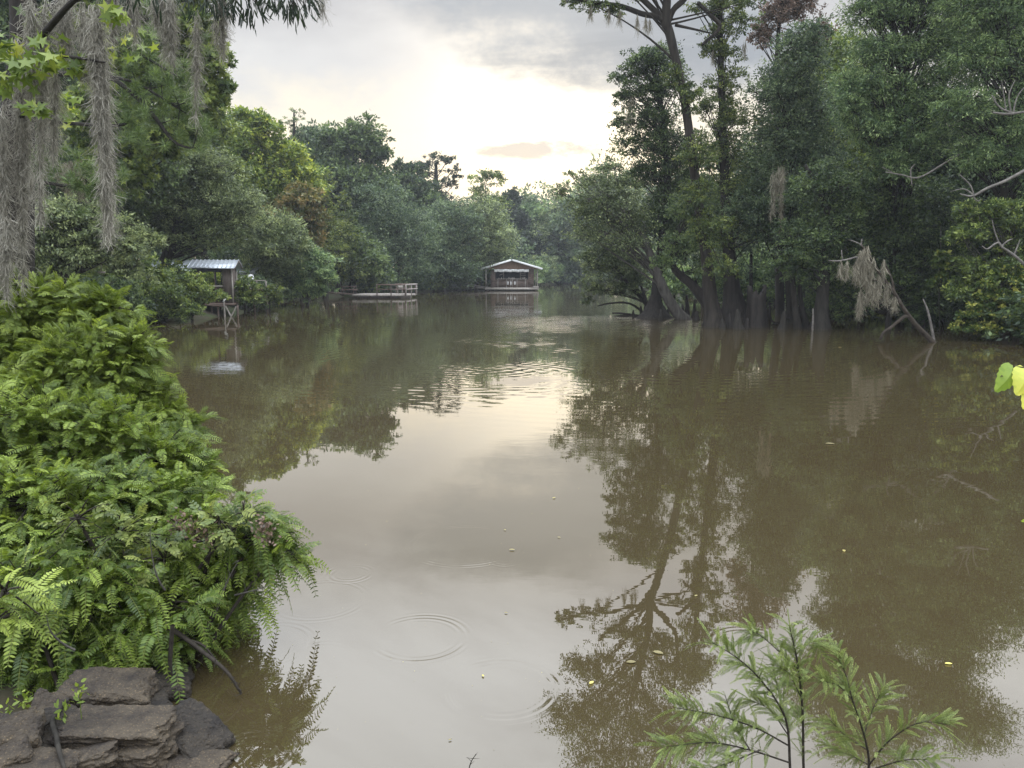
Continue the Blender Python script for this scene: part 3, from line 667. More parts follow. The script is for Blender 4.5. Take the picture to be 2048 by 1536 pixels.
    T('big leaning bald cypress with forked top on the right bank', 37.5, 1435,
      [(1190, 12, 42, 10), (1232, 22, 30, 8), (1160, -5, 40, 12), (1260, -30, 60, 22), (1350, -60, 70, 30), (1220, -120, 90, 40), (1400, -130, 80, 60), (1300, -210, 110, 60), (1180, -260, 80, 60), (1400, -300, 90, 70), (1290, -360, 120, 70), (1440, -20, 30, 14), (1490, 6, 40, 10), (1376, 195, 28, 30, -.7), (1394, 300, 34, 40, -.8), (1390, 395, 38, 40, -.8), (1420, 460, 40, 46, -.8), (1352, 150, 22, 20, -.5), (1440, 540, 34, 30, -.8)],
      'l_cyp', 'bark_cyp', path=[(1428, 657, 25), (1426, 634, 18), (1421, 600, 13.5), (1413, 520, 10.5), (1397, 410, 9), (1384, 310, 8.3), (1371, 215, 7.8), (1354, 130, 7.6), (1340, 70, 8.5), (1331, 40, 9), (1334, -20, 7), (1320, -120, 7), (1300, -230, 3)],
      dens=1.1, Lpx=5.5, droop=.5, limbs=.14, fl=.16, group=rb, cat='cypress', name='cypress_tree', tbias=-.1,
      bare=[[(1333, 50, 6.5), (1318, 34, 6), (1285, 28, 5), (1240, 12, 4.5), (1180, 4, 3), (1140, -4, 2)], [(1332, 42, 6.5), (1310, 22, 5.5), (1280, -6, 5), (1220, -60, 3)], [(1336, 44, 6.5), (1348, 18, 6), (1372, -6, 6), (1400, -60, 4), (1400, -200, 2)],
            [(1404, 90, 3), (1440, 55, 4), (1420, 30, 4), (1395, 5, 4)], [(1350, 50, 3), (1395, 60, 2), (1420, 66, 1.5)]])
    T('upright cypress with yellow green tufts right behind the leaning one', 41.5, 1482,
      [(1443, 60, 38, 30), (1448, 110, 36, 22), (1425, 90, 30, 25), (1450, 170, 34, 40), (1425, 210, 40, 40), (1470, 240, 40, 45), (1440, 300, 50, 60), (1470, 380, 50, 60), (1445, 10, 40, 22), (1410, 15, 40, 12), (1480, 40, 40, 16), (1445, -60, 50, 40), (1440, -140, 45, 50), (1500, 450, 50, 50), (1440, 470, 40, 40)],
      'l_cyp', 'bark_wet', path=[(1470, 652, 36), (1469, 634, 28), (1467, 606, 20), (1463, 570, 15), (1458, 500, 11), (1452, 400, 10), (1447, 300, 8), (1444, 200, 6.5), (1441, 100, 5.5), (1440, 0, 5), (1440, -120, 2.5)],
      dens=1.25, Lpx=5.2, droop=.35, group=rb, cat='cypress', name='cypress_tree', tbias=-.02, fl=.2)
    T('dark leafy tree against the sunset at the outer end of the right bank', 45, 1312,
      [(1285, 120, 45, 26), (1255, 150, 36, 16), (1330, 120, 40, 40), (1275, 180, 50, 30), (1340, 180, 40, 45), (1300, 235, 60, 32), (1250, 200, 26, 14), (1280, 290, 50, 32), (1245, 250, 24, 16), (1330, 290, 50, 45), (1310, 345, 55, 34), (1350, 390, 45, 50), (1280, 350, 30, 24), (1320, 440, 55, 50), (1375, 330, 30, 60), (1370, 470, 40, 50)],
      'l_dark', 'bark_wet', path=[(1311, 642, 26), (1312, 620, 22), (1312, 600, 12), (1316, 540, 9), (1326, 470, 8), (1335, 380, 7), (1330, 280, 6), (1318, 190, 4), (1300, 120, 2)], dens=1.45, Lpx=5.4, size=.42, group=rb, fl=.2, limbs=.9, twigs=.5)
    T('grey trunked tree leaning out left over the water from the cypress', 43.5, 1372,
      [(1195, 400, 55, 40), (1235, 370, 40, 40), (1160, 425, 36, 28), (1215, 330, 26, 24), (1180, 360, 24, 20), (1140, 350, 14, 10), (1120, 385, 26, 16), (1250, 430, 50, 36), (1195, 460, 60, 36), (1265, 480, 45, 45)],
      'l_grey', 'bark_grey', path=[(1374, 645, 13), (1352, 622, 11), (1330, 585, 10), (1312, 540, 8.5), (1295, 495, 7), (1278, 465, 5), (1250, 448, 3.5), (1215, 443, 2.5)], dens=1.05, Lpx=5.2, size=.45, group=rb, twigs=.7, limbs=.4, fl=.04, tbias=-.15)
    T('low grey green shrub overhanging the water left of the flared stump', 47, 1296,
      [(1215, 530, 50, 42), (1190, 575, 34, 22), (1255, 540, 45, 45), (1225, 480, 48, 40), (1280, 560, 28, 28), (1175, 520, 22, 26), (1170, 600, 18, 8), (1240, 580, 30, 14)], 'l_grey', 'bark_wet', group=rb, cat='shrub', name='overhanging_shrub', Lpx=5, droop=.5, limbs=.2, tbias=-.18, path=[(1299, 640, 5), (1290, 600, 4), (1262, 570, 3), (1225, 540, 2)],
      bare=[[(1302, 630, 3), (1285, 580, 2.5), (1265, 540, 2), (1255, 500, 1.5)], [(1300, 636, 3), (1262, 608, 2.5), (1225, 606, 2), (1195, 612, 1.2)], [(1305, 626, 3.5), (1275, 590, 2.5), (1240, 555, 2)]])
    T('dark crooked tree leaning left behind the big cypress trunk', 39, 1432,
      [(1350, 500, 40, 40), (1390, 470, 36, 45), (1330, 530, 30, 24), (1395, 540, 20, 25), (1380, 420, 40, 40)], 'l_dark', 'bark_wet', path=[(1424, 622, 12), (1404, 594, 11), (1382, 568, 9), (1360, 550, 8), (1345, 530, 5), (1342, 480, 3)], dens=1.3, group=rb, tbias=.12, Lpx=5.4, base_d=39)
    T('tall bluish dark leafed tree right of the two cypresses', 40, 1568,
      [(1590, 130, 60, 55), (1560, 190, 60, 55), (1620, 220, 60, 60), (1555, 280, 70, 55), (1625, 320, 70, 70), (1540, 370, 55, 55), (1600, 410, 80, 55), (1545, 460, 60, 45), (1610, 80, 40, 40), (1510, 420, 45, 50)],
      'l_blue', 'bark', dens=1.5, Lpx=5.8, group=rb, path=[(1585, 660, 9), (1580, 590, 8), (1572, 450, 7), (1575, 300, 5), (1588, 150, 2)], size=.42)
    T('red brown leafed tree whose top shows in the upper right sky gap', 47, 1560,
      [(1560, 30, 45, 40), (1530, 75, 28, 24), (1600, 10, 45, 30), (1565, -40, 60, 40), (1640, 60, 30, 30), (1515, 60, 14, 18)], 'l_red', 'bark_wet', dens=1.25, Lpx=6, group=rb, size=.36, per=18, path=[(1560, 640, 9), (1556, 400, 7), (1552, 180, 5), (1556, 80, 4), (1562, 0, 2)])
    T('swell based trunk tree in deep shade left of the fallen mossy tree', 36, 1640,
      [(1650, 380, 70, 60), (1610, 480, 60, 50), (1680, 470, 60, 60), (1640, 540, 55, 30), (1700, 400, 60, 60), (1590, 540, 40, 26)], 'l_dark', 'bark', path=[(1641, 655, 20), (1642, 632, 15), (1645, 590, 12), (1652, 520, 10), (1662, 450, 8), (1640, 380, 6), (1610, 330, 3)], dens=1.4, Lpx=6, group=rb, tbias=.06)
    T('tall pale green willow leaved tree filling the upper right', 34.5, 1800,
      [(1770, 110, 65, 45), (1730, 170, 55, 45), (1810, 190, 65, 45), (1760, 250, 65, 42), (1850, 100, 65, 50), (1880, 190, 65, 50), (1830, 290, 65, 40), (1700, 215, 40, 40), (1790, 330, 55, 32), (1740, 30, 55, 50), (1830, 10, 70, 55), (1780, -80, 90, 60), (1880, -90, 90, 70), (1800, -200, 110, 70), (1860, -300, 90, 60), (1720, -150, 60, 60)],
      'l_willow', 'bark', dens=1.9, Lpx=7, asp=.27, droop=.55, size=.42, group=rb, tbias=-.08, path=[(1800, 655, 9, 4), (1798, 560, 8, 4), (1790, 420, 7, 3), (1800, 250, 6), (1810, 100, 5), (1810, -150, 2)], base_d=38.5, dead=-1.5,
      bare=[[(1925, 305, 2), (1880, 332, 2), (1850, 350, 1.9), (1828, 356, 1.7), (1805, 350, 1.4), (1770, 344, .8)], [(1822, 356, 1.4), (1822, 338, 1.1), (1830, 328, .6)], [(1822, 356, 1.3), (1824, 372, .8)], [(1790, 348, 1), (1764, 334, .5)]])
    T('pale green willow leaved tree at the right edge with dead limbs', 32.5, 2010,
      [(1960, 120, 65, 50), (2030, 90, 70, 60), (1930, 220, 60, 45), (2010, 250, 65, 50), (1970, 310, 60, 40), (2060, 180, 50, 60), (2050, 330, 50, 50), (1960, 20, 80, 60), (2040, -40, 80, 70), (1990, -140, 90, 70), (2080, -220, 100, 80), (1960, -250, 60, 50), (2120, 100, 60, 120)],
      'l_willow', 'bark', dens=1.8, Lpx=7, asp=.27, droop=.5, size=.42, group=rb, tbias=-.04, dead=-1.5, path=[(2015, 668, 10, 3), (2012, 580, 9, 3), (2005, 450, 8, 1), (2015, 300, 8), (2030, 120, 6), (2030, -120, 2)],
      bare=[[(2060, 335, 3.4), (2010, 362, 3.2), (1975, 376, 2.8), (1945, 392, 2.4), (1920, 388, 1.2)], [(1948, 392, 1.7), (1940, 370, 1.4), (1918, 348, .7)], [(1948, 391, 1.6), (1928, 378, 1.1), (1900, 383, .6)], [(1945, 392, 1.5), (1955, 402, 1.2), (1962, 398, .8)], [(1985, 225, 1.6), (2015, 228, 2.6), (2060, 222, 2.4)], [(2030, 228, 2), (2000, 215, 1.5), (1983, 190, .8)], [(2022, 227, 1.8), (2018, 190, 1.3), (2030, 160, .6)], [(2026, 227, 1.8), (2034, 195, 1.2), (2048, 175, .6)], [(2012, 221, 1.2), (2006, 180, .8), (2003, 160, .5)]])
    T('dark shaded tree behind the fallen mossy tree', 37, 1770,
      [(1750, 400, 70, 50), (1800, 450, 70, 60), (1730, 490, 60, 50), (1850, 420, 60, 60), (1780, 550, 70, 45), (1860, 520, 60, 60), (1720, 580, 60, 34), (1830, 610, 60, 34), (1700, 620, 50, 24)], 'l_dark', 'bark', dens=1.5, Lpx=6.2, group=rb, tbias=.04)
    T('bleached limbed tree low at the right edge above the yellow vines', 31.5, 2035,
      [(1960, 430, 50, 30), (2020, 430, 50, 45), (1940, 470, 40, 28), (2040, 500, 40, 45), (1985, 560, 50, 36), (2040, 580, 50, 40), (1950, 540, 36, 34), (1930, 590, 40, 30)], 'l_mid', 'bark_grey', dens=1.35, Lpx=7, group=rb, tbias=-.06, dead=-1.5,
      bare=[[(2060, 540, 2.8), (2030, 512, 2.6), (2005, 495, 2.3), (1995, 485, 1.9), (1975, 498, 1.5), (1964, 492, .9)], [(2003, 493, 1.8), (2015, 482, 1.5), (2025, 478, .8)], [(2028, 510, 1.8), (2034, 495, 1.3), (2040, 480, .7)], [(1998, 486, 1.5), (1990, 465, 1.1), (1984, 440, .5)]])
    T('yellow green vine draped shrub at the right water edge', 30.4, 1990,
      [(1990, 600, 34, 26), (1965, 622, 40, 22), (2020, 560, 20, 40), (2025, 625, 36, 30), (1940, 652, 34, 14), (1985, 658, 40, 14), (2040, 655, 30, 20), (1975, 580, 18, 20)], 'l_vine', 'bark', dens=1.15, cat='shrub', name='vine_covered_shrub', Lpx=7, asp=.7, tbias=-.12, tvar=.28)
    T('narrow curtain of pale vine leaves hanging in the shade, right bank', 33.5, 1880, [(1878, 515, 7, 20), (1884, 545, 6, 20), (1872, 562, 9, 8)], 'l_vine', 'bark', cat='vine', name='hanging_vine', dens=1.6, Lpx=8, asp=.8, limbs=.2, r=.015, tbias=-.15, size=.6,
      path=[(1880, 660, .8), (1878, 600, .8), (1880, 540, .8), (1882, 450, .8)])
    fs = 'pale shrubs on the flooded ground behind the right bank trunks'
    for i, (u, d, v, ru, rv) in enumerate([(1345, 66, 570, 40, 36), (1400, 64, 575, 40, 30), (1450, 63, 560, 50, 45), (1545, 62, 580, 45, 40), (1590, 58, 560, 45, 45), (1510, 64, 540, 50, 50), (1620, 56, 590, 40, 40)]):
        T('pale sunlit shrub glimpsed between the flooded trunks', d, u, [(u, v, ru, rv), (u + 12, v - 18, ru * .7, rv * .7)], 'l_willow', cat='shrub', name='shrub', group=fs, seed=700 + i, dens=1.1, tbias=.05)
    br = 'shaded trees deep in the right bank wood'
    for i, (u, d, v, ru, rv) in enumerate([(1400, 60, 420, 70, 120), (1500, 58, 420, 80, 120), (1600, 52, 350, 100, 200), (1720, 46, 330, 100, 220), (1820, 44, 380, 110, 210), (1930, 42, 400, 120, 220), (2060, 40, 420, 120, 230), (2180, 38, 350, 130, 280), (1680, 44, 560, 90, 70), (1880, 38, 590, 90, 55), (1990, 40, 620, 110, 40), (1660, 50, 150, 70, 90), (1960, 44, 40, 130, 140), (2140, 34, 560, 110, 110), (1700, 52, 610, 90, 50), (1800, 50, 600, 90, 60), (1900, 47, 610, 90, 50), (2000, 46, 600, 100, 60), (1640, 56, 540, 80, 90), (1760, 64, 520, 120, 110), (1920, 60, 520, 120, 110), (2260, 34, 250, 130, 260)]):
        T('shaded tree deep in the right bank wood, mostly hidden by nearer trees', d, u, [(u, v, ru, rv)], ['l_dark', 'l_blue', 'l_dark', 'l_mid'][i % 4], group=br, seed=800 + i, dens=1.15, tbias=.04)
# ------------------------------------------------------- built structures
def build_structures():
    M['wood_dk'] = noise_mat('weathered_brown_boards', (.07, .052, .042), (.19, .142, .115), (3, 3, 14), .85, .3)
    M['wood_gable'] = noise_mat('reddish_brown_boards', (.115, .075, .05), (.225, .15, .105), (12, 3, 2), .85, .3)
    M['wood_lt'] = noise_mat('grey_weathered_wood', (.20, .175, .15), (.42, .385, .34), (5, 5, 5), .85, .3)
    M['white'] = noise_mat('dull_white_paint', (.68, .68, .66), (.86, .86, .84), (3, 3, 3), .55, .1)
    M['tin'] = noise_mat('galvanised_roof_sheet', (.30, .32, .34), (.52, .55, .58), (1.5, 6, 1.5), .38, .1, metal=.35)
    M['dark'] = noise_mat('dark_trim_and_interior_shade', (.012, .014, .02), (.035, .036, .045), (4, 4, 4), .9, .1)  # near-black paints the houseboat's interior shade; the shed's dark trim shares it
    M['glass'] = noise_mat('dim_window_glass', (.03, .035, .04), (.06, .07, .08), (1, 1, 1), .08, 0, spec=.6)
    M['rope'] = noise_mat('old_rope', (.16, .14, .11), (.32, .29, .24), (30, 30, 30), .9, .3)
    houseboat(); dock(); shed(); swing()

def houseboat():
    d = 101.7; s = d / F; cx = (1024 - 1024) * s; y0 = d
    X = lambda u: (u - 1024) * s
    Z = lambda v: (583.2 - v) * s
    rt = root('houseboat', (0, y0, 0), 'brown wooden houseboat with white edged gable roof moored across the river', 'houseboat')
    L = 8.0; xl, xr = X(971.5), X(1075.5)
    m = MB(); m.box(((xl + xr) / 2, y0 + L / 2 - .4, Z(579.4)), (xr - xl + .1, L + .8, .26)); m.build('deck', M['wood_lt'], rt)
    for k in range(3):
        m = MB(); x = xl + .7 + k * (xr - xl - 1.4) / 2
        m.tube([(x, y0 - .2, .02), (x, y0 + L * .5, .02), (x, y0 + L, .02)], .26, 10); m.build('float_log', M['bark_wet'], rt, smooth=True)
    wl, wr = X(981.8), X(1067); ol, or_ = X(991), X(1056); zt = Z(541.2); z0 = Z(577.8); yb = y0 + .55
    zo, zs = Z(545), Z(561.5)
    m = MB()   # front wall with a wide opening
    m.box(((wl + ol) / 2, yb, (z0 + zt) / 2), (ol - wl, .1, zt - z0)); m.box(((wr + or_) / 2, yb, (z0 + zt) / 2), (wr - or_, .1, zt - z0))
    m.box(((ol + or_) / 2, yb, (zs + z0) / 2), (or_ - ol, .1, zs - z0)); m.box(((ol + or_) / 2, yb, (zo + zt) / 2), (or_ - ol, .1, zt - zo))
    for k in range(22):
        x = wl + .12 + k * (wr - wl - .24) / 21
        if x < ol or x > or_: m.box((x, yb - .06, (z0 + zt) / 2), (.03, .02, zt - z0 - .04))
        else: m.box((x, yb - .06, (zs + z0) / 2), (.03, .02, zs - z0 - .04))
    m.build('front_wall', M['wood_dk'], rt)
    for x in (wl, wr):
        m = MB(); m.box((x, y0 + L / 2 + .3, (z0 + zt) / 2), (.1, L - .7, zt - z0)); m.build('side_wall', M['wood_dk'], rt)
    m = MB(); m.box(((wl + wr) / 2, y0 + 2.6, (z0 + zt) / 2), (wr - wl - .12, .08, zt - z0)); m.build('back_partition', M['dark'], rt)  # coloured almost black so the opening looks shaded inside
    # gable and roof
    er, ez = Z(522.6), Z(540.2); gl, gr = X(963), X(1084); gx = X(1023.4)
    m = MB(); yg = y0 + .1
    v = [(xl, yg, zt), (xr, yg, zt), (xr, yg, zt + .16), (gx, yg, er - .12), (xl, yg, zt + .16)]
    v = v + [(a, b + .08, c) for a, b, c in v]
    m.add(v, [[0, 1, 2, 3, 4], [9, 8, 7, 6, 5]]); m.add(v, [[0, 5, 6, 1], [1, 6, 7, 2], [2, 7, 8, 3], [3, 8, 9, 4], [4, 9, 5, 0]])
    for k in range(24):
        x = xl + .25 + k * (xr - xl - .5) / 23; top = zt + .1 + (er - zt - .3) * (1 - abs(x - gx) / (xr - gx))
        m.box((x, yg - .012, (zt + .02 + top) / 2), (.03, .02, max(.04, top - zt)))
    m.build('gable', M['wood_gable'], rt)
    for sx in (-1, 1):
        xe = gl if sx < 0 else gr; m = MB(); th = .07
        a = [(gx + sx * .01, y0 - .35, er), (xe, y0 - .35, ez), (xe, y0 + L + .2, ez), (gx + sx * .01, y0 + L + .2, er)]
        v = a + [(p[0], p[1], p[2] - th) for p in a]
        m.add(v, [[0, 1, 2, 3], [7, 6, 5, 4], [0, 4, 5, 1], [1, 5, 6, 2], [2, 6, 7, 3], [3, 7, 4, 0]])
        rf = m.build('roof', M['tin'], rt)
        m = MB(); m.bar((gx + sx * .08, y0 - .37, er - .05), (xe, y0 - .37, ez - .04), .05, .24); m.build('fascia', M['white'], rf)
    for x in (xl + .06, xr - .06):
        for y in (y0 + .08, y0 + L - .3):
            m = MB(); m.box((x, y, (z0 + zt) / 2), (.12, .12, zt - z0)); m.build('post', M['wood_lt'], rt)
    m = MB()
    x0, x1 = X(989), X(1057.6); n = 14
    for k in range(n):   # rolled up tarp above the opening, slightly wavy
        xa, xb = x0 + (x1 - x0) * k / n, x0 + (x1 - x0) * (k + 1) / n
        dz = .03 * math.sin(k * 1.9)
        m.box(((xa + xb) / 2, y0 + .16 + .02 * math.sin(k), Z(544) + dz), (xb - xa + .01, .16, Z(541.6) - Z(546.6)))
    m.build('rolled_awning', M['white'], rt)
    m = MB(); yr = yb - .2
    m.box(((ol + or_) / 2, yr, Z(560.4)), (X(1054) - X(993), .16, .07))
    for u in (996, 1013, 1021.5, 1025, 1034, 1050.5): m.box((X(u), yr, (Z(561) + z0) / 2), (.07, .07, Z(561) - z0))
    m.build('counter', M['wood_lt'], rt)
    m = MB()
    for u in (1007.5, 1040.5): m.box((X(u), yb - .02, (zo + zs) / 2), (.05, .06, zo - zs - .01))
    for v in (549, 553, 557): m.box((X(1046), yb - .02, Z(v)), (X(1051) - X(1041), .05, .05))
    m.bar((X(999), yb - .02, Z(553)), (X(1007), yb - .02, Z(550)), .05); m.build('window_bars', M['wood_lt'], rt)
    for u, v in ((1016, 568.5), (1021.8, 569.2), (1029.8, 568.5)):
        m = MB(); p = np.array([X(u), yr - .13, Z(v)])
        m.tube([p + (0, 0, -.22), p + (0, 0, -.18), p + (0, 0, .12), p + (0, 0, .2), p + (0, 0, .28)], [.03, .065, .065, .03, .02], 8); m.build('white_fender', M['white'], rt, smooth=True)
    for k, u in enumerate((998, 1003, 1018, 1022, 1024.5, 1028, 1046, 1049)):
        m = MB(); p = np.array([X(u), yr - .02, Z(559.9)])
        h = .12 + .05 * (k % 3); m.tube([p, p + (0, 0, h * .7), p + (0, 0, h)], [.045, .045, .02], 7); m.build('cup', M['wood_lt'], rt, smooth=True)
    m = MB(); m.box((X(1071), y0 - .55, Z(575.3)), (X(1077.3) - X(1066), .7, .09)); m.box((X(1069.5), y0 - .5, Z(579)), (.08, .5, .42)); m.box((X(1076), y0 - .5, Z(579)), (.08, .5, .42)); m.build('boarding_step', M['wood_lt'], rt)
    # poles that hold the boat off the bank, and slack lines
    for a, b, nm, lab in [((971, 576.3), (905, 566), 'mooring_pole', 'upper pale pole running from the houseboat deck to the left bank'), ((971, 578.5), (898, 571), 'mooring_pole', 'lower pale pole running from the houseboat deck to the left bank')]:
        A = np.array([X(a[0]), y0 + .3, Z(a[1]) ]); B = np.array([X(b[0]) - .6, y0 + 1.8, Z(b[1]) + .1])
        m = MB(); m.tube(np.linspace(A, B, 5), .045, 7); tag(m.build(nm, M['wood_lt'], loc=A), lab, 'pole', 'poles mooring the houseboat')
    for a, b, lab in [((972, 572), (930, 556), 'thin sagging line from the houseboat post up into the bank trees'), ((971, 579), (850, 569), 'long low line from the houseboat towards the floating dock')]:
        A = np.array([X(a[0]), y0 + .4, Z(a[1])]); B = np.array([X(b[0]), y0 + (-4 if b[0] < 900 else 2.0), Z(b[1])])
        m = MB(); m.tube(bez(A, (A + B) / 2 - (0, 0, .25), B, 9), .018, 5); tag(m.build('mooring_line', M['rope'], loc=A), lab, 'rope', 'lines mooring the houseboat')

def dock():
    d = 75.0; s = d / F
    X = lambda u: (u - 1024) * s
    z0 = .38
    Z = lambda v: z0 + (590.2 - v) * s
    y0 = d; Lb = 3.2
    rt = root('floating_dock', (X(768), y0, 0), 'low floating wooden dock with open railings and pale edge boards', 'dock')
    xl, xr = X(706), X(812); xs = .62   # the side drifts right with depth
    m = MB(); n = 26
    for k in range(n):
        a = xl + (xr - xl) * k / n; b = xl + (xr - xl) * (k + 1) / n
        v = [(a + .01, y0, z0), (b - .01, y0, z0), (b - .01 + xs, y0 + Lb, z0), (a + .01 + xs, y0 + Lb, z0)]
        v += [(p[0], p[1], p[2] - .05) for p in v]
        m.add(v, [[0, 1, 2, 3], [7, 6, 5, 4], [0, 4, 5, 1], [1, 5, 6, 2], [2, 6, 7, 3], [3, 7, 4, 0]])
    m.build('deck', M['wood_lt'], rt)
    m = MB(); m.bar((xl, y0 - .04, z0 - .11), (xr, y0 - .04, z0 - .11), .05, .16); m.build('edge_board', M['wood_lt'], rt)
    m = MB(); m.bar((xr + .04, y0, z0 - .11), (xr + xs + .04, y0 + Lb, z0 - .11), .05, .16); m.build('edge_board', M['wood_lt'], rt)
    for k in range(5):
        x = xl + .6 + k * (xr - xl - 1.2) / 4; m = MB(); m.tube([(x, y0 + .1, .04), (x + xs * .5, y0 + Lb / 2, .04), (x + xs, y0 + Lb, .04)], .17, 9); m.build('float_drum', M['wood_lt'], rt, smooth=True)
    rails = [('railing', M['wood_dk'], (X(756), y0 - .09), (xr, y0 - .09), 3), ('railing', M['wood_lt'], (xr + .09, y0 - .06), (xr + xs + .09, y0 + Lb), 3), ('railing', M['wood_dk'], (X(772) + xs, y0 + Lb), (xr + xs - .03, y0 + Lb), 4)]
    for nm, mt, a, b, n in rails:
        m = MB(); ht = .98
        for k in range(n):
            t = k / (n - 1); p = (a[0] + (b[0] - a[0]) * t, a[1] + (b[1] - a[1]) * t)
            m.box((p[0], p[1], z0 - .15 + (ht + .15) / 2), (.09, .09, ht + .15))
        off = -.07 if b[1] - a[1] < .5 else 0
        ox = .07 if off == 0 else 0
        m.bar((a[0] + ox, a[1] + off, z0 + ht - .06), (b[0] + ox, b[1] + off, z0 + ht - .06), .04, .14); m.bar((a[0] + ox, a[1] + off, z0 + ht * .48), (b[0] + ox, b[1] + off, z0 + ht * .48), .04, .09)
        m.build(nm, mt, rt)
    m = MB(); p = np.array([X(797), y0 + 1.6, z0])
    m.box(p + (0, 0, .42), (.5, .45, .05)); m.box(p + (0, .22, .66), (.5, .05, .42))
    for i in (-1, 1):
        for j in (-1, 1): m.box(p + (i * .21, j * .18, .2), (.04, .04, .4))
    c = m.build('deck_chair', M['wood_lt'], loc=p); tag(c, 'small pale chair standing inside the dock railing', 'chair')
    # picnic table on the shore end
    px, py = X(697), y0 + .7
    t = root('picnic_table', (px, py, z0), 'weathered brown picnic table at the shore end of the dock', 'picnic table')
    m = MB()
    for k in range(5): m.box((px, py - .32 + k * .16, z0 + .74), (1.5, .14, .045))
    m.build('tabletop', M['wood_dk'], t)
    for sy in (-1, 1):
        m = MB(); m.box((px, py + sy * .68, z0 + .44), (1.5, .26, .045)); m.build('seat', M['wood_dk'], t)
    for sx in (-.55, .55):
        m = MB(); m.bar((px + sx, py - .62, z0), (px + sx, py - .25, z0 + .72), .05, .09); m.bar((px + sx + .052, py + .62, z0), (px + sx + .052, py + .25, z0 + .72), .05, .09)
        m.bar((px + sx + .104, py - .8, z0 + .39), (px + sx + .104, py + .8, z0 + .39), .05, .09); m.bar((px + sx - .052, py - .36, z0 + .69), (px + sx - .052, py + .36, z0 + .69), .05, .07)
        m.build('leg_frame', M['wood_dk'], t)
    # walkway back to the shore
    g = MB(); g.bar((xl + .2, y0 + .9, z0 - .06), (xl - 3.2, y0 + 2.0, .55), 1.1, .08); tag(g.build('gangway', M['wood_dk'], loc=(xl, y0 + .9, z0)), 'dark plank walkway joining the floating dock to the left bank', 'walkway')

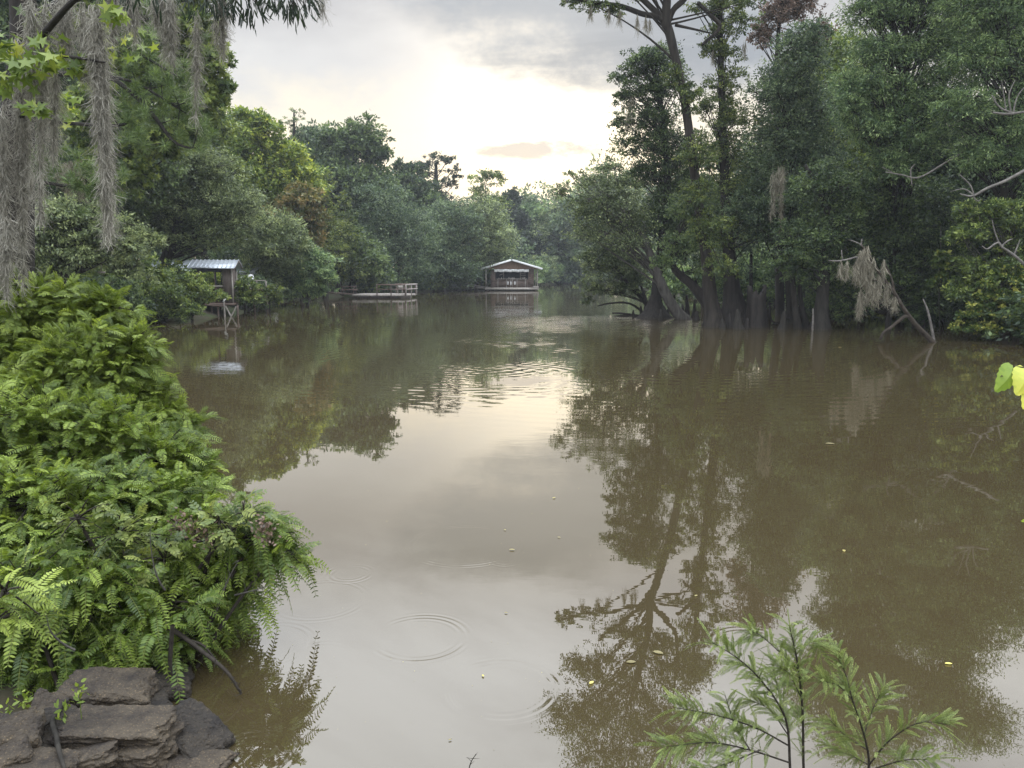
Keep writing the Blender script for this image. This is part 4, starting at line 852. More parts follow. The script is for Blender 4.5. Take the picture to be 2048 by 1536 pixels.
def shed():
    d = 46.0; s = d / F
    zc = lambda v: P(0, v, d)[2]
    Xp = lambda u, dd=d: P(u, 560, dd)[0]
    rt = root('boat_shed', (Xp(445), d, 0), 'small weathered shed on stilts with a ribbed metal roof', 'shed')
    z_f, z_e, z_r = zc(606), zc(535.2), zc(519.5)
    xl, xw, xr = Xp(386), Xp(444.5), Xp(464.5)
    D = 2.3; dx = -.55                # the shed is turned slightly: its right side shows
    # walls
    m = MB()
    def quad(a, b, za, zb, yo=0.0):
        th = .05
        v = [(a[0], a[1], za), (b[0], b[1], za), (b[0], b[1], zb), (a[0], a[1], zb)]
        n = norm(np.cross(np.array([b[0] - a[0], b[1] - a[1], 0]), (0, 0, 1))) * th
        v = v + [tuple(np.array(p) - n) for p in v]
        m.add(v, [[0, 1, 2, 3], [7, 6, 5, 4], [0, 4, 5, 1], [1, 5, 6, 2], [2, 6, 7, 3], [3, 7, 4, 0]])
    m2 = m
    quad((xw, d), (xr, d), z_f, z_e - .04)
    n = 5
    for k in range(n):
        x = xw + (k + .5) * (xr - xw) / n; m.box((x, d - .012, (z_f + z_e) / 2), (.018, .02, z_e - z_f - .1))
    m.build('front_wall', M['shedwood'], rt)
    m = MB(); quad((xr, d + .01), (xr + dx, d + D), z_f, z_e - .04); m.build('side_wall', M['shedwood'], rt)
    m = MB(); m.bar((xr + .012, d - .045, z_f - .05), (xr + .012, d - .045, z_e - .02), .075, .06); m.build('corner_board', M['wood_lt'], rt)
    m = MB(); m.bar((xr + dx * .8 + .06, d + D * .8 - .05, z_e - .25), (xr + dx * .8 + .06, d + D * .8 - .05, z_f), .08, .08); m.build('corner_board', M['wood_lt'], rt)
    m = MB(); quad((xl + dx, d + D), (xr + dx, d + D), z_f, z_f + .95); m.build('back_wall', M['wood_dk'], rt)
    # open front: beam, posts, window frames
    m = MB(); m.box(((xl + xw) / 2, d + .02, z_e - .13), (xw - xl - .02, .09, .22)); m.build('beam', M['dark'], rt)
    for u in (397, 430.5): 
        m = MB(); x = Xp(u); m.box((x, d + .02, (z_f + z_e - .24) / 2), (.09, .09, z_e - .24 - z_f)); m.build('post', M['wood_dk'], rt)
    for u0, u1, v0, v1 in ((432.5, 443.5, 544, 568), (396, 414, 555, 575)):
        a, b = Xp(u0), Xp(u1); z1, zz = zc(v0), zc(v1); m = MB(); y = d - .06
        m.bar((a, y, z1), (b, y, z1), .05, .05); m.bar((a, y, zz), (b, y, zz), .05, .05); m.bar((a, y, zz - .025), (a, y, z1 + .025), .05, .05); m.bar((b, y, zz - .025), (b, y, z1 + .025), .05, .05)
        m.build('window_frame', M['dark'], rt)
    m = MB(); m.bar((xl, d - .02, zc(572)), (xw, d - .02, zc(572)), .06, .09); m.build('rail', M['wood_lt'], rt)
    m = MB(); m.add([(xl - .1, d - .1, z_f), (xr + .1, d - .1, z_f), (xr + dx + .1, d + D, z_f), (xl + dx - .1, d + D, z_f), (xl - .1, d - .1, z_f - .14), (xr + .1, d - .1, z_f - .14), (xr + dx + .1, d + D, z_f - .14), (xl + dx - .1, d + D, z_f - .14)],
                    [[0, 1, 2, 3], [7, 6, 5, 4], [0, 4, 5, 1], [1, 5, 6, 2], [2, 6, 7, 3], [3, 7, 4, 0]]); m.build('floor_platform', M['wood_dk'], rt)
    # roof: two ribbed sheets
    a0, a1 = Xp(380), Xp(473.5); r0, r1 = a0 - .25, a1 - .25
    yr, yb_ = d + D / 2, d + D + .25
    for k, (pa, pb, pc, pd) in enumerate([((a0, d - .28, z_e), (a1, d - .28, z_e - .03), (r1, yr, z_r), (r0, yr, z_r)), ((r0, yr + .01, z_r), (r1, yr + .01, z_r), (r1 - .27, yb_, z_e - .02), (r0 - .27, yb_, z_e - .02))]):
        m = MB(); pa, pb, pc, pd = map(np.array, (pa, pb, pc, pd)); up = np.array([0, 0, .03])
        v = [pa, pb, pc, pd, pa - up, pb - up, pc - up, pd - up]
        m.add(v, [[0, 1, 2, 3], [7, 6, 5, 4], [0, 4, 5, 1], [1, 5, 6, 2], [2, 6, 7, 3], [3, 7, 4, 0]])
        for q in range(12):
            t = q / 11; A = pa * (1 - t) + pb * t; B = pd * (1 - t) + pc * t
            m.bar(A + (0, 0, .02), B + (0, 0, .02), .05, .045)
        m.build('roof', M['tin'], rt)
    m = MB(); m.bar((a1 + .01, d - .28, z_e - .06), (r1 + .01, yr, z_r - .03), .03, .1); m.bar((r1 + .01, yr, z_r - .03), (r1 - .26, yb_, z_e - .05), .03, .1); m.build('barge_board', M['wood_dk'], rt)
    m = MB(); v = [(xr + .03, d + .1, z_e - .05), (xr + dx - .02, d + D - .1, z_e - .05), (xr + dx * .5, yr, z_r - .08)]; v = v + [(p[0] - .05, p[1], p[2]) for p in v]
    m.add(v, [[0, 1, 2], [5, 4, 3]]); m.add(v, [[0, 3, 4, 1], [1, 4, 5, 2], [2, 5, 3, 0]]); m.build('gable', M['dark'], rt)
    # stilts and braces
    for u, dd in ((388, 0), (405, 0), (419, .1), (433, 0), (446.5, -.06), (471, .1)):
        m = MB(); x = Xp(u); top = z_f - .14 if u not in (446.5,) else zc(598)
        m.tube([(x, d + dd, -1.2), (x, d + dd, .3), (x + .01, d + dd, top)], .055, 7); m.build('stilt', M['wood_lt'] if u in (446.5,) else M['wood_dk'], rt, smooth=True)
    for u in (400, 430, 465):
        m = MB(); x = Xp(u) + dx; m.tube([(x, d + D - .2, -1.2), (x, d + D - .2, z_f - .14)], .06, 7); m.build('stilt', M['wood_dk'], rt, smooth=True)
    for (a, b) in (((451, 612), (461, 631)), ((472.5, 613), (463.5, 631))):
        m = MB(); m.tube([P(a[0], a[1], d - .1), P(b[0], b[1], d - .1), P(b[0] + (b[0] - a[0]) * .9, b[1] + (b[1] - a[1]) * .9, d - .1)], .045, 6); m.build('brace', M['wood_lt'], rt, smooth=True)
    m = MB(); m.bar(P(382, 608, d - .16), P(447, 612, d - .16), .05, .10); m.build('cross_beam', M['wood_dk'], rt)
    m = MB(); m.bar(P(446, 603, d - .2), P(452, 597, d - .2), .1, .05); m.build('board_stub', M['white'], rt)
    # house and deck rail behind
    dh = 57.0; hx0, hx1 = P(284, 550, dh)[0], P(505, 550, dh)[0]; zf = gz1((hx0 + hx1) / 2, dh + 2) ; zt = P(400, 545, dh)[2]; zr = P(400, 520, dh)[2]
    h = root('riverside_house', ((hx0 + hx1) / 2, dh, zf), 'white house with a pale metal roof half hidden in trees behind the shed', 'house')
    zb = P(400, 562, dh)[2]
    m = MB(); m.box(((hx0 + hx1) / 2, dh + 3, (zf - .3 + zt) / 2), (hx1 - hx0, 6, zt - zf + .3)); m.build('wall', M['white'], h)
    m = MB(); zt -= .01
    for p, q in (((dh - .5, zt), (dh + 3, zr)), ((dh + 6.5, zt), (dh + 3, zr))):
        v = [(hx0 - .3, p[0], p[1]), (hx1 + .3, p[0], p[1]), (hx1 + .3, q[0], q[1]), (hx0 - .3, q[0], q[1])]; v += [(a, b, c + .06) for a, b, c in v]
        m.add(v, [[0, 1, 2, 3], [7, 6, 5, 4], [0, 4, 5, 1], [1, 5, 6, 2], [2, 6, 7, 3], [3, 7, 4, 0]])
    m.build('roof', M['tin'], h)
    for u in (318, 352, 440, 487):
        m = MB(); x = P(u, 550, dh)[0]; zc_ = zt - .75
        m.bar((x - .35, dh - .03, zc_ - .45), (x - .35, dh - .03, zc_ + .45), .06); m.bar((x + .35, dh - .03, zc_ - .45), (x + .35, dh - .03, zc_ + .45), .06)
        m.bar((x - .32, dh - .03, zc_ + .45), (x + .32, dh - .03, zc_ + .45), .06); m.bar((x - .32, dh - .03, zc_ - .45), (x + .32, dh - .03, zc_ - .45), .06)
        wf = m.build('window', M['wood_lt'], h); m = MB(); m.box((x, dh - .012, zc_), (.64, .02, .84)); m.build('pane', M['glass'], wf)
    dd = 51.0
    k = root('wooden_deck', (P(505, 580, dd)[0], dd, 0), 'dark raised timber deck with a thin rail right of the shed', 'deck')
    x0, x1 = P(478, 575, dd)[0], P(532, 575, dd)[0]; zr_, zd = P(500, 561, dd)[2], P(500, 578, dd)[2]
    m = MB(); m.box(((x0 + x1) / 2, dd + .8, zd - .06), (x1 - x0, 1.6, .12)); m.build('deck_floor', M['wood_dk'], k)
    m = MB(); m.bar((x0, dd - .05, zr_), (x1, dd - .05, zr_), .06, .05)
    for t in (0, .33, .66, 1): m.box((x0 + (x1 - x0) * t, dd + .02, (zd + zr_) / 2 - .02), (.07, .07, zr_ - zd))
    m.build('railing', M['wood_lt'], k)
    for t in (.03, .5, .97):
        m = MB(); m.box((x0 + (x1 - x0) * t, dd + .2, zd / 2 - .5), (.1, .1, zd + .76)); m.build('post', M['wood_dk'], k)
    for u, v, lab in ((484.5, 551, 'squat white box standing on the deck beside the shed'), (500, 550, 'round white drum standing on the deck beside the shed')):
        p = P(u, v, dd + .9); m = MB(); p[2] = zd
        if u < 490: m.box(p + (0, 0, .4), (.42, .4, .8)); m.box(p + (0, -.212, .58), (.34, .02, .06)); m.box(p + (0, -.212, .36), (.34, .02, .06))
        else: m.tube([p, p + (0, 0, .06), p + (0, 0, .84), p + (0, 0, .94)], [.2, .24, .24, .12], 12)
        tag(m.build('storage_box' if u < 490 else 'storage_drum', M['white'], loc=p), lab, 'box' if u < 490 else 'drum')

def swing():
    d = 32.0; a, b = P(195, 395, d), P(203, 545, d)
    r = root('rope_swing', a, 'thin rope swing hanging from a branch with a small round seat', 'rope swing')
    m = MB(); m.tube(np.linspace(a, b, 6) + np.array([[0, 0, 0], [.02, 0, 0], [.03, 0, 0], [.02, 0, 0], [.01, 0, 0], [0, 0, 0]]), .018, 5); m.build('rope', M['rope'], r)
    m = MB(); m.tube([b + (0, 0, -.03), b + (0, 0, -.01), b + (0, 0, .03), b + (0, 0, .05)], [.1, .15, .15, .08], 12); m.build('seat', M['wood_lt'], r, smooth=True)

M['shedwood'] = noise_mat('streaked_shed_boards', (.06, .045, .035), (.16, .135, .115), (10, 10, 1.1), .85, .4, c3=(.12, .06, .035))
# ------------------------------------- stumps, knees, fallen tree, far moss
def build_swamp():
    rng = np.random.default_rng(5)
    # jagged stump
    d = 37.6; s = d / F
    c = W(1511, 654); rt = root('hollow_stump', c, 'tall dark hollow stump with a jagged broken top, right of the cypresses', 'stump')
    m = MB(); n = 26; R0, R1 = 21 * s, 17 * s; Ht = 82 * s
    ang = np.linspace(0, 2 * math.pi, n, endpoint=False); rows = []
    tops = Ht * (.72 + .28 * rng.random(n)); tops[(np.cos(ang) > .8)] = Ht * 1.02; tops[np.cos(ang) < -.8] = Ht
    for t in (-.15, 0, .12, .3, .55, .8, 1.0):
        rr = (R1 + (R0 - R1) * max(0, 1 - max(t, 0)) ** 2.5) * (1 + .09 * np.cos(ang * 6 + 1) + .04 * np.cos(ang * 13))
        rows.append(np.stack([c[0] + np.cos(ang) * rr, c[1] + np.sin(ang) * rr, tops * t], -1))
    inner = np.stack([c[0] + np.cos(ang) * R1 * .8, c[1] + np.sin(ang) * R1 * .8, tops * .97], -1); rows.append(inner)
    low = inner.copy(); low[:, 2] = .5; rows.append(low)
    V = np.concatenate(rows); i = np.arange(len(rows) - 1)[:, None] * n; j = np.arange(n)[None]; j2 = (j + 1) % n
    m.add(V, np.stack([i + j, i + j2, i + n + j2, i + n + j], -1).reshape(-1, 4)); m.build('stump', M['bark_wet'], rt)
    # flared old stump under the leaning tree
    d = 46.0; c = W(1308, 636)
    m = MB(); s = d / F
    m.tube([c + (0, 0, -.5), c, c + (0, 0, 10 * s), c + (0, 0, 24 * s), c + (.05, 0, 44 * s)], [38 * s, 34 * s, 24 * s, 15 * s, 9 * s], 18, flute=.2, nf=7)
    tag(m.build('flared_stump', M['bark_wet'], loc=c, smooth=True), 'broad flared dark stump where the leaning grey trunk rises', 'stump')
    # cypress knees
    knees = [(1284, 632, 20, 5), (1268, 634, 14, 4), (1292, 628, 24, 5), (1322, 640, 22, 6), (1366, 638, 30, 5), (1374, 632, 42, 6), (1388, 634, 36, 5), (1392, 640, 18, 7), (1462, 656, 30, 8), (1476, 658, 40, 10), (1492, 657, 22, 7), (1533, 652, 36, 5),
             (1564, 660, 40, 8), (1576, 645, 46, 9), (1538, 640, 30, 5), (1598, 655, 34, 6), (1622, 657, 26, 6), (1410, 652, 16, 7), (1446, 657, 20, 7), (1334, 634, 18, 5)]
    for k, (u, v, h, w) in enumerate(knees):
        c = W(u, v); s = c[1] / F; m = MB(); lean = rng.normal(0, .06, 2)
        zz = np.array([-.3, 0, .25, .5, .75, .93, 1.0]); rr = np.array([1.25, 1.1, .85, .66, .52, .34, .1]) * w * s
        p = np.stack([c[0] + lean[0] * zz + .02 * np.sin(zz * 7 + k), c[1] + lean[1] * zz, zz * h * s], -1); p[0, 2] = -.4
        m.tube(p, rr, 9, flute=.2, nf=4, ph=k)
        tag(m.build('cypress_knee', M['bark_wet'] if k % 3 else M['bark'], loc=c, smooth=True), 'dark pointed cypress knee standing in the water among the flooded trunks', 'cypress knee', 'cypress knees among the flooded trunks')
    # thin trunks in the flooded part
    for u, v, path, mt, lab in [(1594, 657, [(1596, 657, 9), (1592, 630, 7), (1588, 590, 6), (1584, 540, 5), (1580, 470, 4)], 'bark', 'slim grey trunk with a swollen foot right of the jagged stump'),
                                (1612, 656, [(1614, 656, 8), (1606, 625, 6), (1600, 590, 5), (1600, 530, 4)], 'bark', 'slim trunk leaning slightly left beside the grey swollen footed one'),
                                (1626, 660, [(1625, 660, 2.2), (1626, 640, 2), (1626, 617, 1.4)], 'dead', 'short pale stake standing in the water before the swell based trunk'),
                                (1852, 680, [(1868, 682, 3), (1862, 650, 2.6), (1855, 620, 2.2), (1846, 598, 1)], 'dead', 'pale broken leaning pole beside the fallen mossy tree'),
                                (1845, 640, [(1850, 668, 4), (1848, 620, 3.5), (1846, 590, 3), (1844, 572, 1)], 'dead', 'short broken grey snag just behind the fallen mossy tree')]:
        c = W(u, v); q, r = branch_px(path, c[1]); m = MB(); q = np.vstack([q[0] - (0, 0, .6), q]); r = np.concatenate([[r[0]], r]); m.tube(q, r, 8)
        tag(m.build('flooded_tree' if mt == 'bark' else 'broken_snag', M[mt], loc=c, smooth=True), lab, 'tree' if mt == 'bark' else 'snag')
    # floating branch left of the knees
    m = MB(); c = W(1240, 632); m.tube(*branch_px([(1224, 626, 1.5), (1245, 627, 2.2), (1285, 633, 3)], c[1]), 6); m.tube(*branch_px([(1226, 633, 1), (1250, 631, 2), (1280, 634, 2.6)], c[1] - .05), 6)
    tag(m.build('floating_branch', M['bark_wet'], loc=c, smooth=True), 'dark forked branch lying on the water left of the knees', 'branch')
    m = MB(); c = W(1555, 650); m.tube(*branch_px([(1536, 636, 2.5), (1550, 646, 2), (1578, 660, 1.5)], c[1]), 6); m.tube(*branch_px([(1540, 652, 2), (1560, 642, 1.6), (1580, 636, 1)], c[1]), 6)
    tag(m.build('fallen_branch', M['bark_wet'], loc=c, smooth=True), 'crossed dark branches fallen in the water right of the jagged stump', 'branch')
    # fallen mossy tree
    d = 29.6; c = W(1866, 686)
    rt = root('fallen_tree', c, 'bare fallen tree arching out of the water hung with pale moss', 'fallen tree')
    m = MB(); q, r = branch_px([(1872, 690, 5.36), (1850, 668, 4.91), (1828, 645, 4.46), (1806, 615, 4.02), (1785, 580, 3.57), (1765, 555, 2.90), (1748, 530, 2.46), (1732, 505, 2.23), (1722, 488, 1.34)], d); q = np.vstack([q[0] - (-.1, 0, .7), q]); r = np.concatenate([[r[0]], r]); m.tube(q, r, 9, flute=.15, nf=5)
    m.build('trunk', M['deadbrown'], rt, smooth=True)
    for path, mt in (([(1832, 650, 4.02), (1815, 632, 4.02), (1800, 640, 3.57), (1782, 655, 3.12), (1768, 664, 2.90), (1760, 680, 3.12)], 'deadbrown'), ([(1752, 536, 2.23), (1725, 514, 1.79), (1690, 520, 1.56), (1672, 522, 1.34), (1657, 521, 0.81)], 'dead'),
                 ([(1686, 520, 1.12), (1684, 512, 0.98), (1683, 500, 0.80)], 'dead'), ([(1788, 582, 2.23), (1784, 560, 2.01), (1776, 540, 1.79), (1771, 530, 0.89)], 'deadbrown'), ([(1800, 606, 1.79), (1780, 572, 1.79), (1755, 562, 1.79), (1738, 562, 1.56), (1722, 578, 1.34), (1716, 598, 0.89)], 'deadbrown'),
                 ([(1730, 503, 1.34), (1722, 490, 1.12), (1706, 482, 0.89), (1698, 480, 0.80)], 'dead'), ([(1722, 490, 1.34), (1724, 478, 1.12)], 'dead')):
        m = MB(); m.tube(*branch_px(path, d), 7); m.build('bare_branch', M[mt], rt, smooth=True)
    mg = 'moss on the fallen tree'
    for u, v, ln, w, n in [(1733, 492, 75, 20, 1600), (1722, 500, 62, 12, 900), (1745, 515, 60, 16, 900), (1712, 520, 38, 9, 500), (1695, 522, 32, 6, 320), (1683, 524, 26, 5, 260), (1760, 545, 62, 18, 900), (1776, 566, 40, 14, 600), (1738, 562, 40, 16, 700), (1722, 578, 50, 15, 900), (1720, 600, 28, 7, 350), (1750, 565, 40, 14, 500), (1792, 590, 30, 12, 400), (1768, 520, 40, 8, 300)]:
        p = P(u, v - 4, d - .03); s = d / F; m = MB(); moss(m, p, ln * s, w * s * .55, int(n * .34), rng, fibre=.02, curl=.6, seg=.12)
        tag(m.build('hanging_moss', M['moss_far'], loc=p), 'short pale tuft of hanging moss on the bare fallen tree', 'hanging moss', mg)
    # moss in the right hand trees and on the cypresses
    for u, v, ln, w, n, d, lab, grp in [(1548, 332, 95, 11, 260, 37.5, 'broad grey beard of moss in the shade left of the long pale strand', None), (1568, 330, 120, 7, 300, 37.4, 'longest pale moss strand hanging in the shaded right bank trees', None), (1558, 328, 55, 24, 260, 37.6, 'short wide moss clump just above the long pale strand', None),
                                   (1275, 26, 30, 3, 88, 37.3, None, 1), (1292, 28, 26, 3, 66, 37.3, None, 1), (1240, 18, 22, 3, 66, 37.3, None, 1), (1218, 12, 20, 3, 66, 37.3, None, 1), (1300, 34, 20, 3, 49, 37.3, None, 1), (1180, 8, 20, 4, 66, 37.3, None, 1), (1490, 78, 30, 3, 66, 41, None, 1), (1426, 95, 24, 3, 55, 41, None, 1),
                                   (1262, 190, 46, 6, 132, 44.5, None, 1), (1255, 225, 26, 4, 88, 44.5, None, 1), (1950, 395, 26, 4, 88, 32.4, None, 1), (1985, 400, 26, 4, 88, 32.4, None, 1)]:
        p = P(u, v, d); s = d / F; m = MB(); moss(m, p, ln * s, w * s, n, rng, fibre=.016, curl=.5, seg=.15)
        tag(m.build('hanging_moss', M['moss_far'], loc=p), lab or 'small wisp of moss hanging from a bare limb of the right bank trees', 'hanging moss', grp and 'wisps of moss on the right bank limbs')
    bank_shrubs()

def shrub_proto(kind, rng, mat, name, label, grp):
    r = root(name, (0, 0, 0), label, 'shrub', grp)
    cm, tm = MB(), MB()
    E = [np.array([rng.normal(0, .5), rng.normal(0, .4), 1.0 + .5 * k * rng.random(), 1.3, 1.0, .9]) for k in range(3)]
    E.append(np.array([0, -.2, .45, 1.7, 1.1, .55]))
    C, LC = foliage(cm, E, 2600, .17, rng, 1.0, .45, 24, .36, .35, .55)
    for c in LC[::2]: tm.tube(bez(np.array([rng.normal(0, .15), rng.normal(0, .15), -.4]), np.array([c[0] * .4, c[1] * .4, c[2] * .7]), c, 5), np.linspace(.04, .012, 5), 4, cap=False)
    tm.build('stems', M['bark_wet'], r); cm.build('foliage', M[mat], r)
    return r

def copy_thing(r, loc, rz, sc):
    n = r.copy(); col.objects.link(n); n.location = loc; n.rotation_euler = (0, 0, rz); n.scale = sc
    for ch in r.children:
        k = ch.copy(); col.objects.link(k); k.parent = n
    return n

def bank_shrubs():
    rng = np.random.default_rng(77)
    protos = {}
    lab = {'left': 'dark leafy shrub at the foot of the trees along the left water edge', 'far': 'hazy shrub on the low bank around the far bend of the river', 'right': 'dark leafy shrub at the foot of the trees along the right bank'}
    grp = {'left': 'shrubs along the left water edge', 'far': 'shrubs around the far bend', 'right': 'shrubs along the right bank'}
    def path(idx, step):
        out = []
        for a, b in zip(idx[:-1], idx[1:]):
            p, q = RIVER[a], RIVER[b]; L = np.hypot(*(q - p)); n = max(1, int(L / step))
            out += [p + (q - p) * (k + .5) / n for k in range(n)]
        return out
    runs = [('left', list(range(7, 16)), 2.3, 1.0, .2), ('left', list(range(8, 16)), 3.2, 1.5, 2.4), ('far', list(range(15, 21)), 4.0, 1.8, .5), ('far', list(range(21, 28)), 4.5, 1.7, .6), ('right', list(range(27, 34)), 2.6, 1.15, .3), ('right', list(range(29, 34)), 3.0, 1.9, 2.6)]
    for key, idx, step, sc, inland in runs:
        for k, p in enumerate(path(idx, step)):
            q = p + rng.normal(0, .5, 2)
            for _ in range(12):
                if river_sd(q[0], q[1]) > inland: break
                e = .4; g = np.array([river_sd(q[0] + e, q[1]) - river_sd(q[0] - e, q[1]), river_sd(q[0], q[1] + e) - river_sd(q[0], q[1] - e)]); q = q + norm(g) * .4
            u = 1024 + F * q[0] / q[1]
            if key == 'left' and (375 < u < 475) and q[1] < 56 : continue
            if key == 'left' and 630 < u < 850 and 69 < q[1] < 82 and inland < 1: continue
            mats = {'left': ['l_mid', 'l_dark', 'l_blue'], 'far': ['l_blue', 'l_grey', 'l_willow'], 'right': ['l_dark', 'l_dark', 'l_blue']}[key]
            mt = mats[k % 3]; pk = (key, mt, k % 2); s = sc * rng.uniform(.75, 1.25)
            loc = (q[0], q[1], gz1(q[0], q[1]) - .05); rz = rng.random() * 6.28
            if pk not in protos:
                r = shrub_proto(k, rng, mt, 'bank_shrub', lab[key], grp[key]); protos[pk] = r
                r.location = loc; r.rotation_euler = (0, 0, rz); r.scale = (s, s, s)
            else: copy_thing(protos[pk], loc, rz, (s, s * rng.uniform(.9, 1.1), s * rng.uniform(.8, 1.2)))
# --------------------------------------------------- things close to the camera
def fronds(mb, sm, b, d, ln, pairs, lw, ll, tint, droop, rng, roll=.5, kind=6, rach=.0022, sub=.45):
    """pinnate leaves: rachis curve with two rows of leaflets"""
    n = len(b); d = norm(d); t = (np.arange(pairs) + 1.0) / pairs
    pos = b[:, None] + d[:, None] * (ln[:, None] * t)[..., None]
    pos[..., 2] -= (droop * ln)[:, None] * t ** 2
    tan = np.repeat(d[:, None], pairs, 1).copy(); tan[..., 2] -= 2 * droop[:, None] * t; tan = norm(tan)
    side = norm(np.cross(tan, np.array([0, 0, 1.0]))); up = np.cross(side, tan)
    ra = rng.normal(0, roll, n)[:, None, None]
    s2 = side * np.cos(ra) + up * np.sin(ra); u2 = np.cross(s2, tan)
    prof = (.55 + .45 * np.sin(math.pi * np.clip(t * .92 + .06, 0, 1)))[None, :, None]
    P_, D_, N_, L_, T_ = [], [], [], [], []
    for sg in (-1, 1):
        dirr = s2 * sg + tan * sub - np.array([0, 0, .12]) + rng.normal(size=pos.shape) * .10
        fold = u2 + s2 * sg * -.35 + rng.normal(size=pos.shape) * .12
        P_.append(pos.reshape(-1, 3)); D_.append(dirr.reshape(-1, 3)); N_.append(fold.reshape(-1, 3))
        L_.append(np.broadcast_to(ll * prof[..., 0] * (ln / ln.mean())[:, None], (n, pairs)).ravel())
        T_.append(np.clip(tint[:, None] + rng.normal(0, .10, (n, pairs)) + .18 * (t - .5)[None], 0, 1).ravel())
    P_, D_, N_, L_, T_ = map(np.concatenate, (P_, D_, N_, L_, T_))
    mb.leaves(P_, norm(D_), norm(N_), L_, L_ * lw, T_, kind)
    A = np.concatenate([b[:, None], pos[:, :-1]], 1)
    sm.sticks(A[:, ::2].reshape(-1, 3), np.concatenate([pos[:, 1::2], pos[:, -1:]], 1)[:, :A[:, ::2].shape[1]].reshape(-1, 3), rach, rach * .7)

def near_bush(label, d, ells, base, mat, rng, sprays, per, ln, pairs, ll, lw, droop=.35, name='leafy_shrub', cat='shrub', bias=(0, 0, 0), tb=.5, group=None, out=.9, sub=.45):
    E = [ell_world(e, d) for e in ells]; A = np.array(E)
    bx, by = base; rt = root(name, (bx, by, gz1(bx, by)), label, cat, group); bp = np.array(rt.location)
    fm, sm, rm = MB(), MB(), MB()
    wgt = A[:, 3] * A[:, 5]; wgt = wgt / wgt.sum()
    i = rng.choice(len(A), sprays, p=wgt); dd = rdir(sprays, rng)
    dd[:, 1] = -np.abs(dd[:, 1]) * np.where(rng.random(sprays) < .8, 1, -1); dd = norm(dd)
    tips = A[i, :3] + dd * A[i, 3:] * rng.uniform(.35, 1.22, sprays)[:, None] ** .7
    g = gz(tips[:, 0], tips[:, 1]); tips[:, 2] = np.maximum(tips[:, 2], np.maximum(g, 0) + .12)
    od = norm(dd * out + .6 * norm(tips - bp) + np.array(bias) + rdir(sprays, rng) * .35)
    # stems: main branches from the root to the ellipsoid centres, twigs on to the tips
    hubs = A[:, :3] + rng.normal(size=(len(A), 3)) * A[:, 3:] * .2
    for h in hubs:
        st = bp + rng.normal(size=3) * np.array([.25, .25, 0]); st[2] -= .25
        mid = np.array([st[0] * .6 + h[0] * .4, st[1] * .6 + h[1] * .4, st[2] * .35 + h[2] * .65])
        sm.tube(bez(st, mid, h, 9), np.linspace(.022, .010, 9), 6, cap=False)
    for k in range(sprays):
        h = hubs[i[k]]; tp = tips[k]
        sm.tube(bez(h, (h + tp) / 2 + np.array([0, 0, .06]), tp + od[k] * .10, 5), np.linspace(.008, .0035, 5), 4, cap=False)
    k = np.repeat(np.arange(sprays), per); n = len(k)
    al = rng.random(n); b = tips[k] + od[k] * (al * .22 - .10)[:, None]
    sd = rdir(n, rng); sd = norm(sd - od[k] * (sd * od[k]).sum(1, keepdims=True))
    fd = norm(od[k] * (.55 + .5 * al)[:, None] + sd * .95 + np.array([0, 0, .18]))
    L = ln * rng.uniform(.65, 1.2, n); dr = droop * rng.uniform(.5, 1.5, n)
    ct = rng.normal(tb, .2, sprays)
    fronds(fm, rm, b, fd, L, pairs, lw, ll, np.clip(ct[k] + rng.normal(0, .08, n), 0, 1), dr, rng, kind=6, sub=sub)
    sm.build('stems', M['twig'], rt, smooth=True); fo = fm.build('foliage', M[mat], rt); rm.build('leaf_stalks', M['stalk'], fo)
    return rt

def rock(name, label, c, size, rot, rng, mat, cuts=26, sharp=5.0, rough=.11):
    import bmesh
    bm = bmesh.new(); bmesh.ops.create_cube(bm, size=2.0); bmesh.ops.subdivide_edges(bm, edges=bm.edges[:], cuts=cuts, use_grid_fill=True)
    Rm = Matrix.Rotation(rot[2], 3, 'Z') @ Matrix.Rotation(rot[1], 3, 'Y') @ Matrix.Rotation(rot[0], 3, 'X'); sd = Vector(rng.random(3) * 50)
    for v in bm.verts:
        p = v.co.copy(); l = (abs(p.x) ** sharp + abs(p.y) ** sharp + abs(p.z) ** sharp) ** (1 / sharp); p = p / l
        q = p + sd
        k = 1 + rough * (mnoise.fractal(q * 1.3, 1.0, 2.0, 3) * 1.5) + .06 * mnoise.noise(q * 5) + .04 * mnoise.noise(q * 11) + .03 * mnoise.noise(q * 23) + .018 * mnoise.noise(q * 47)
        p = Vector((p.x * k * size[0], p.y * k * size[1], p.z * k * size[2])) / 2
        v.co = Rm @ p
    me = bpy.data.meshes.new(name); bm.to_mesh(me); bm.free(); me.materials.append(mat)
    me.polygons.foreach_set('use_smooth', np.ones(len(me.polygons), bool))
    o = bpy.data.objects.new(name, me); col.objects.link(o); o.location = tuple(float(a) for a in c)
    return tag(o, label, 'rock', 'rubble slabs at the near left water edge')

def build_near():
    rng = np.random.default_rng(3)
    M['stalk'] = noise_mat('green_leaf_stalk', (.10, .13, .03), (.20, .22, .06), (20, 20, 20), .6, 0)
    M['rock'] = rubble_mat()
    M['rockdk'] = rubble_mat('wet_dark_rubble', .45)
    bush(rng); rocks(rng); moss_tree(rng); pine(rng); seedling(rng); right_twig(rng); floaters(rng)

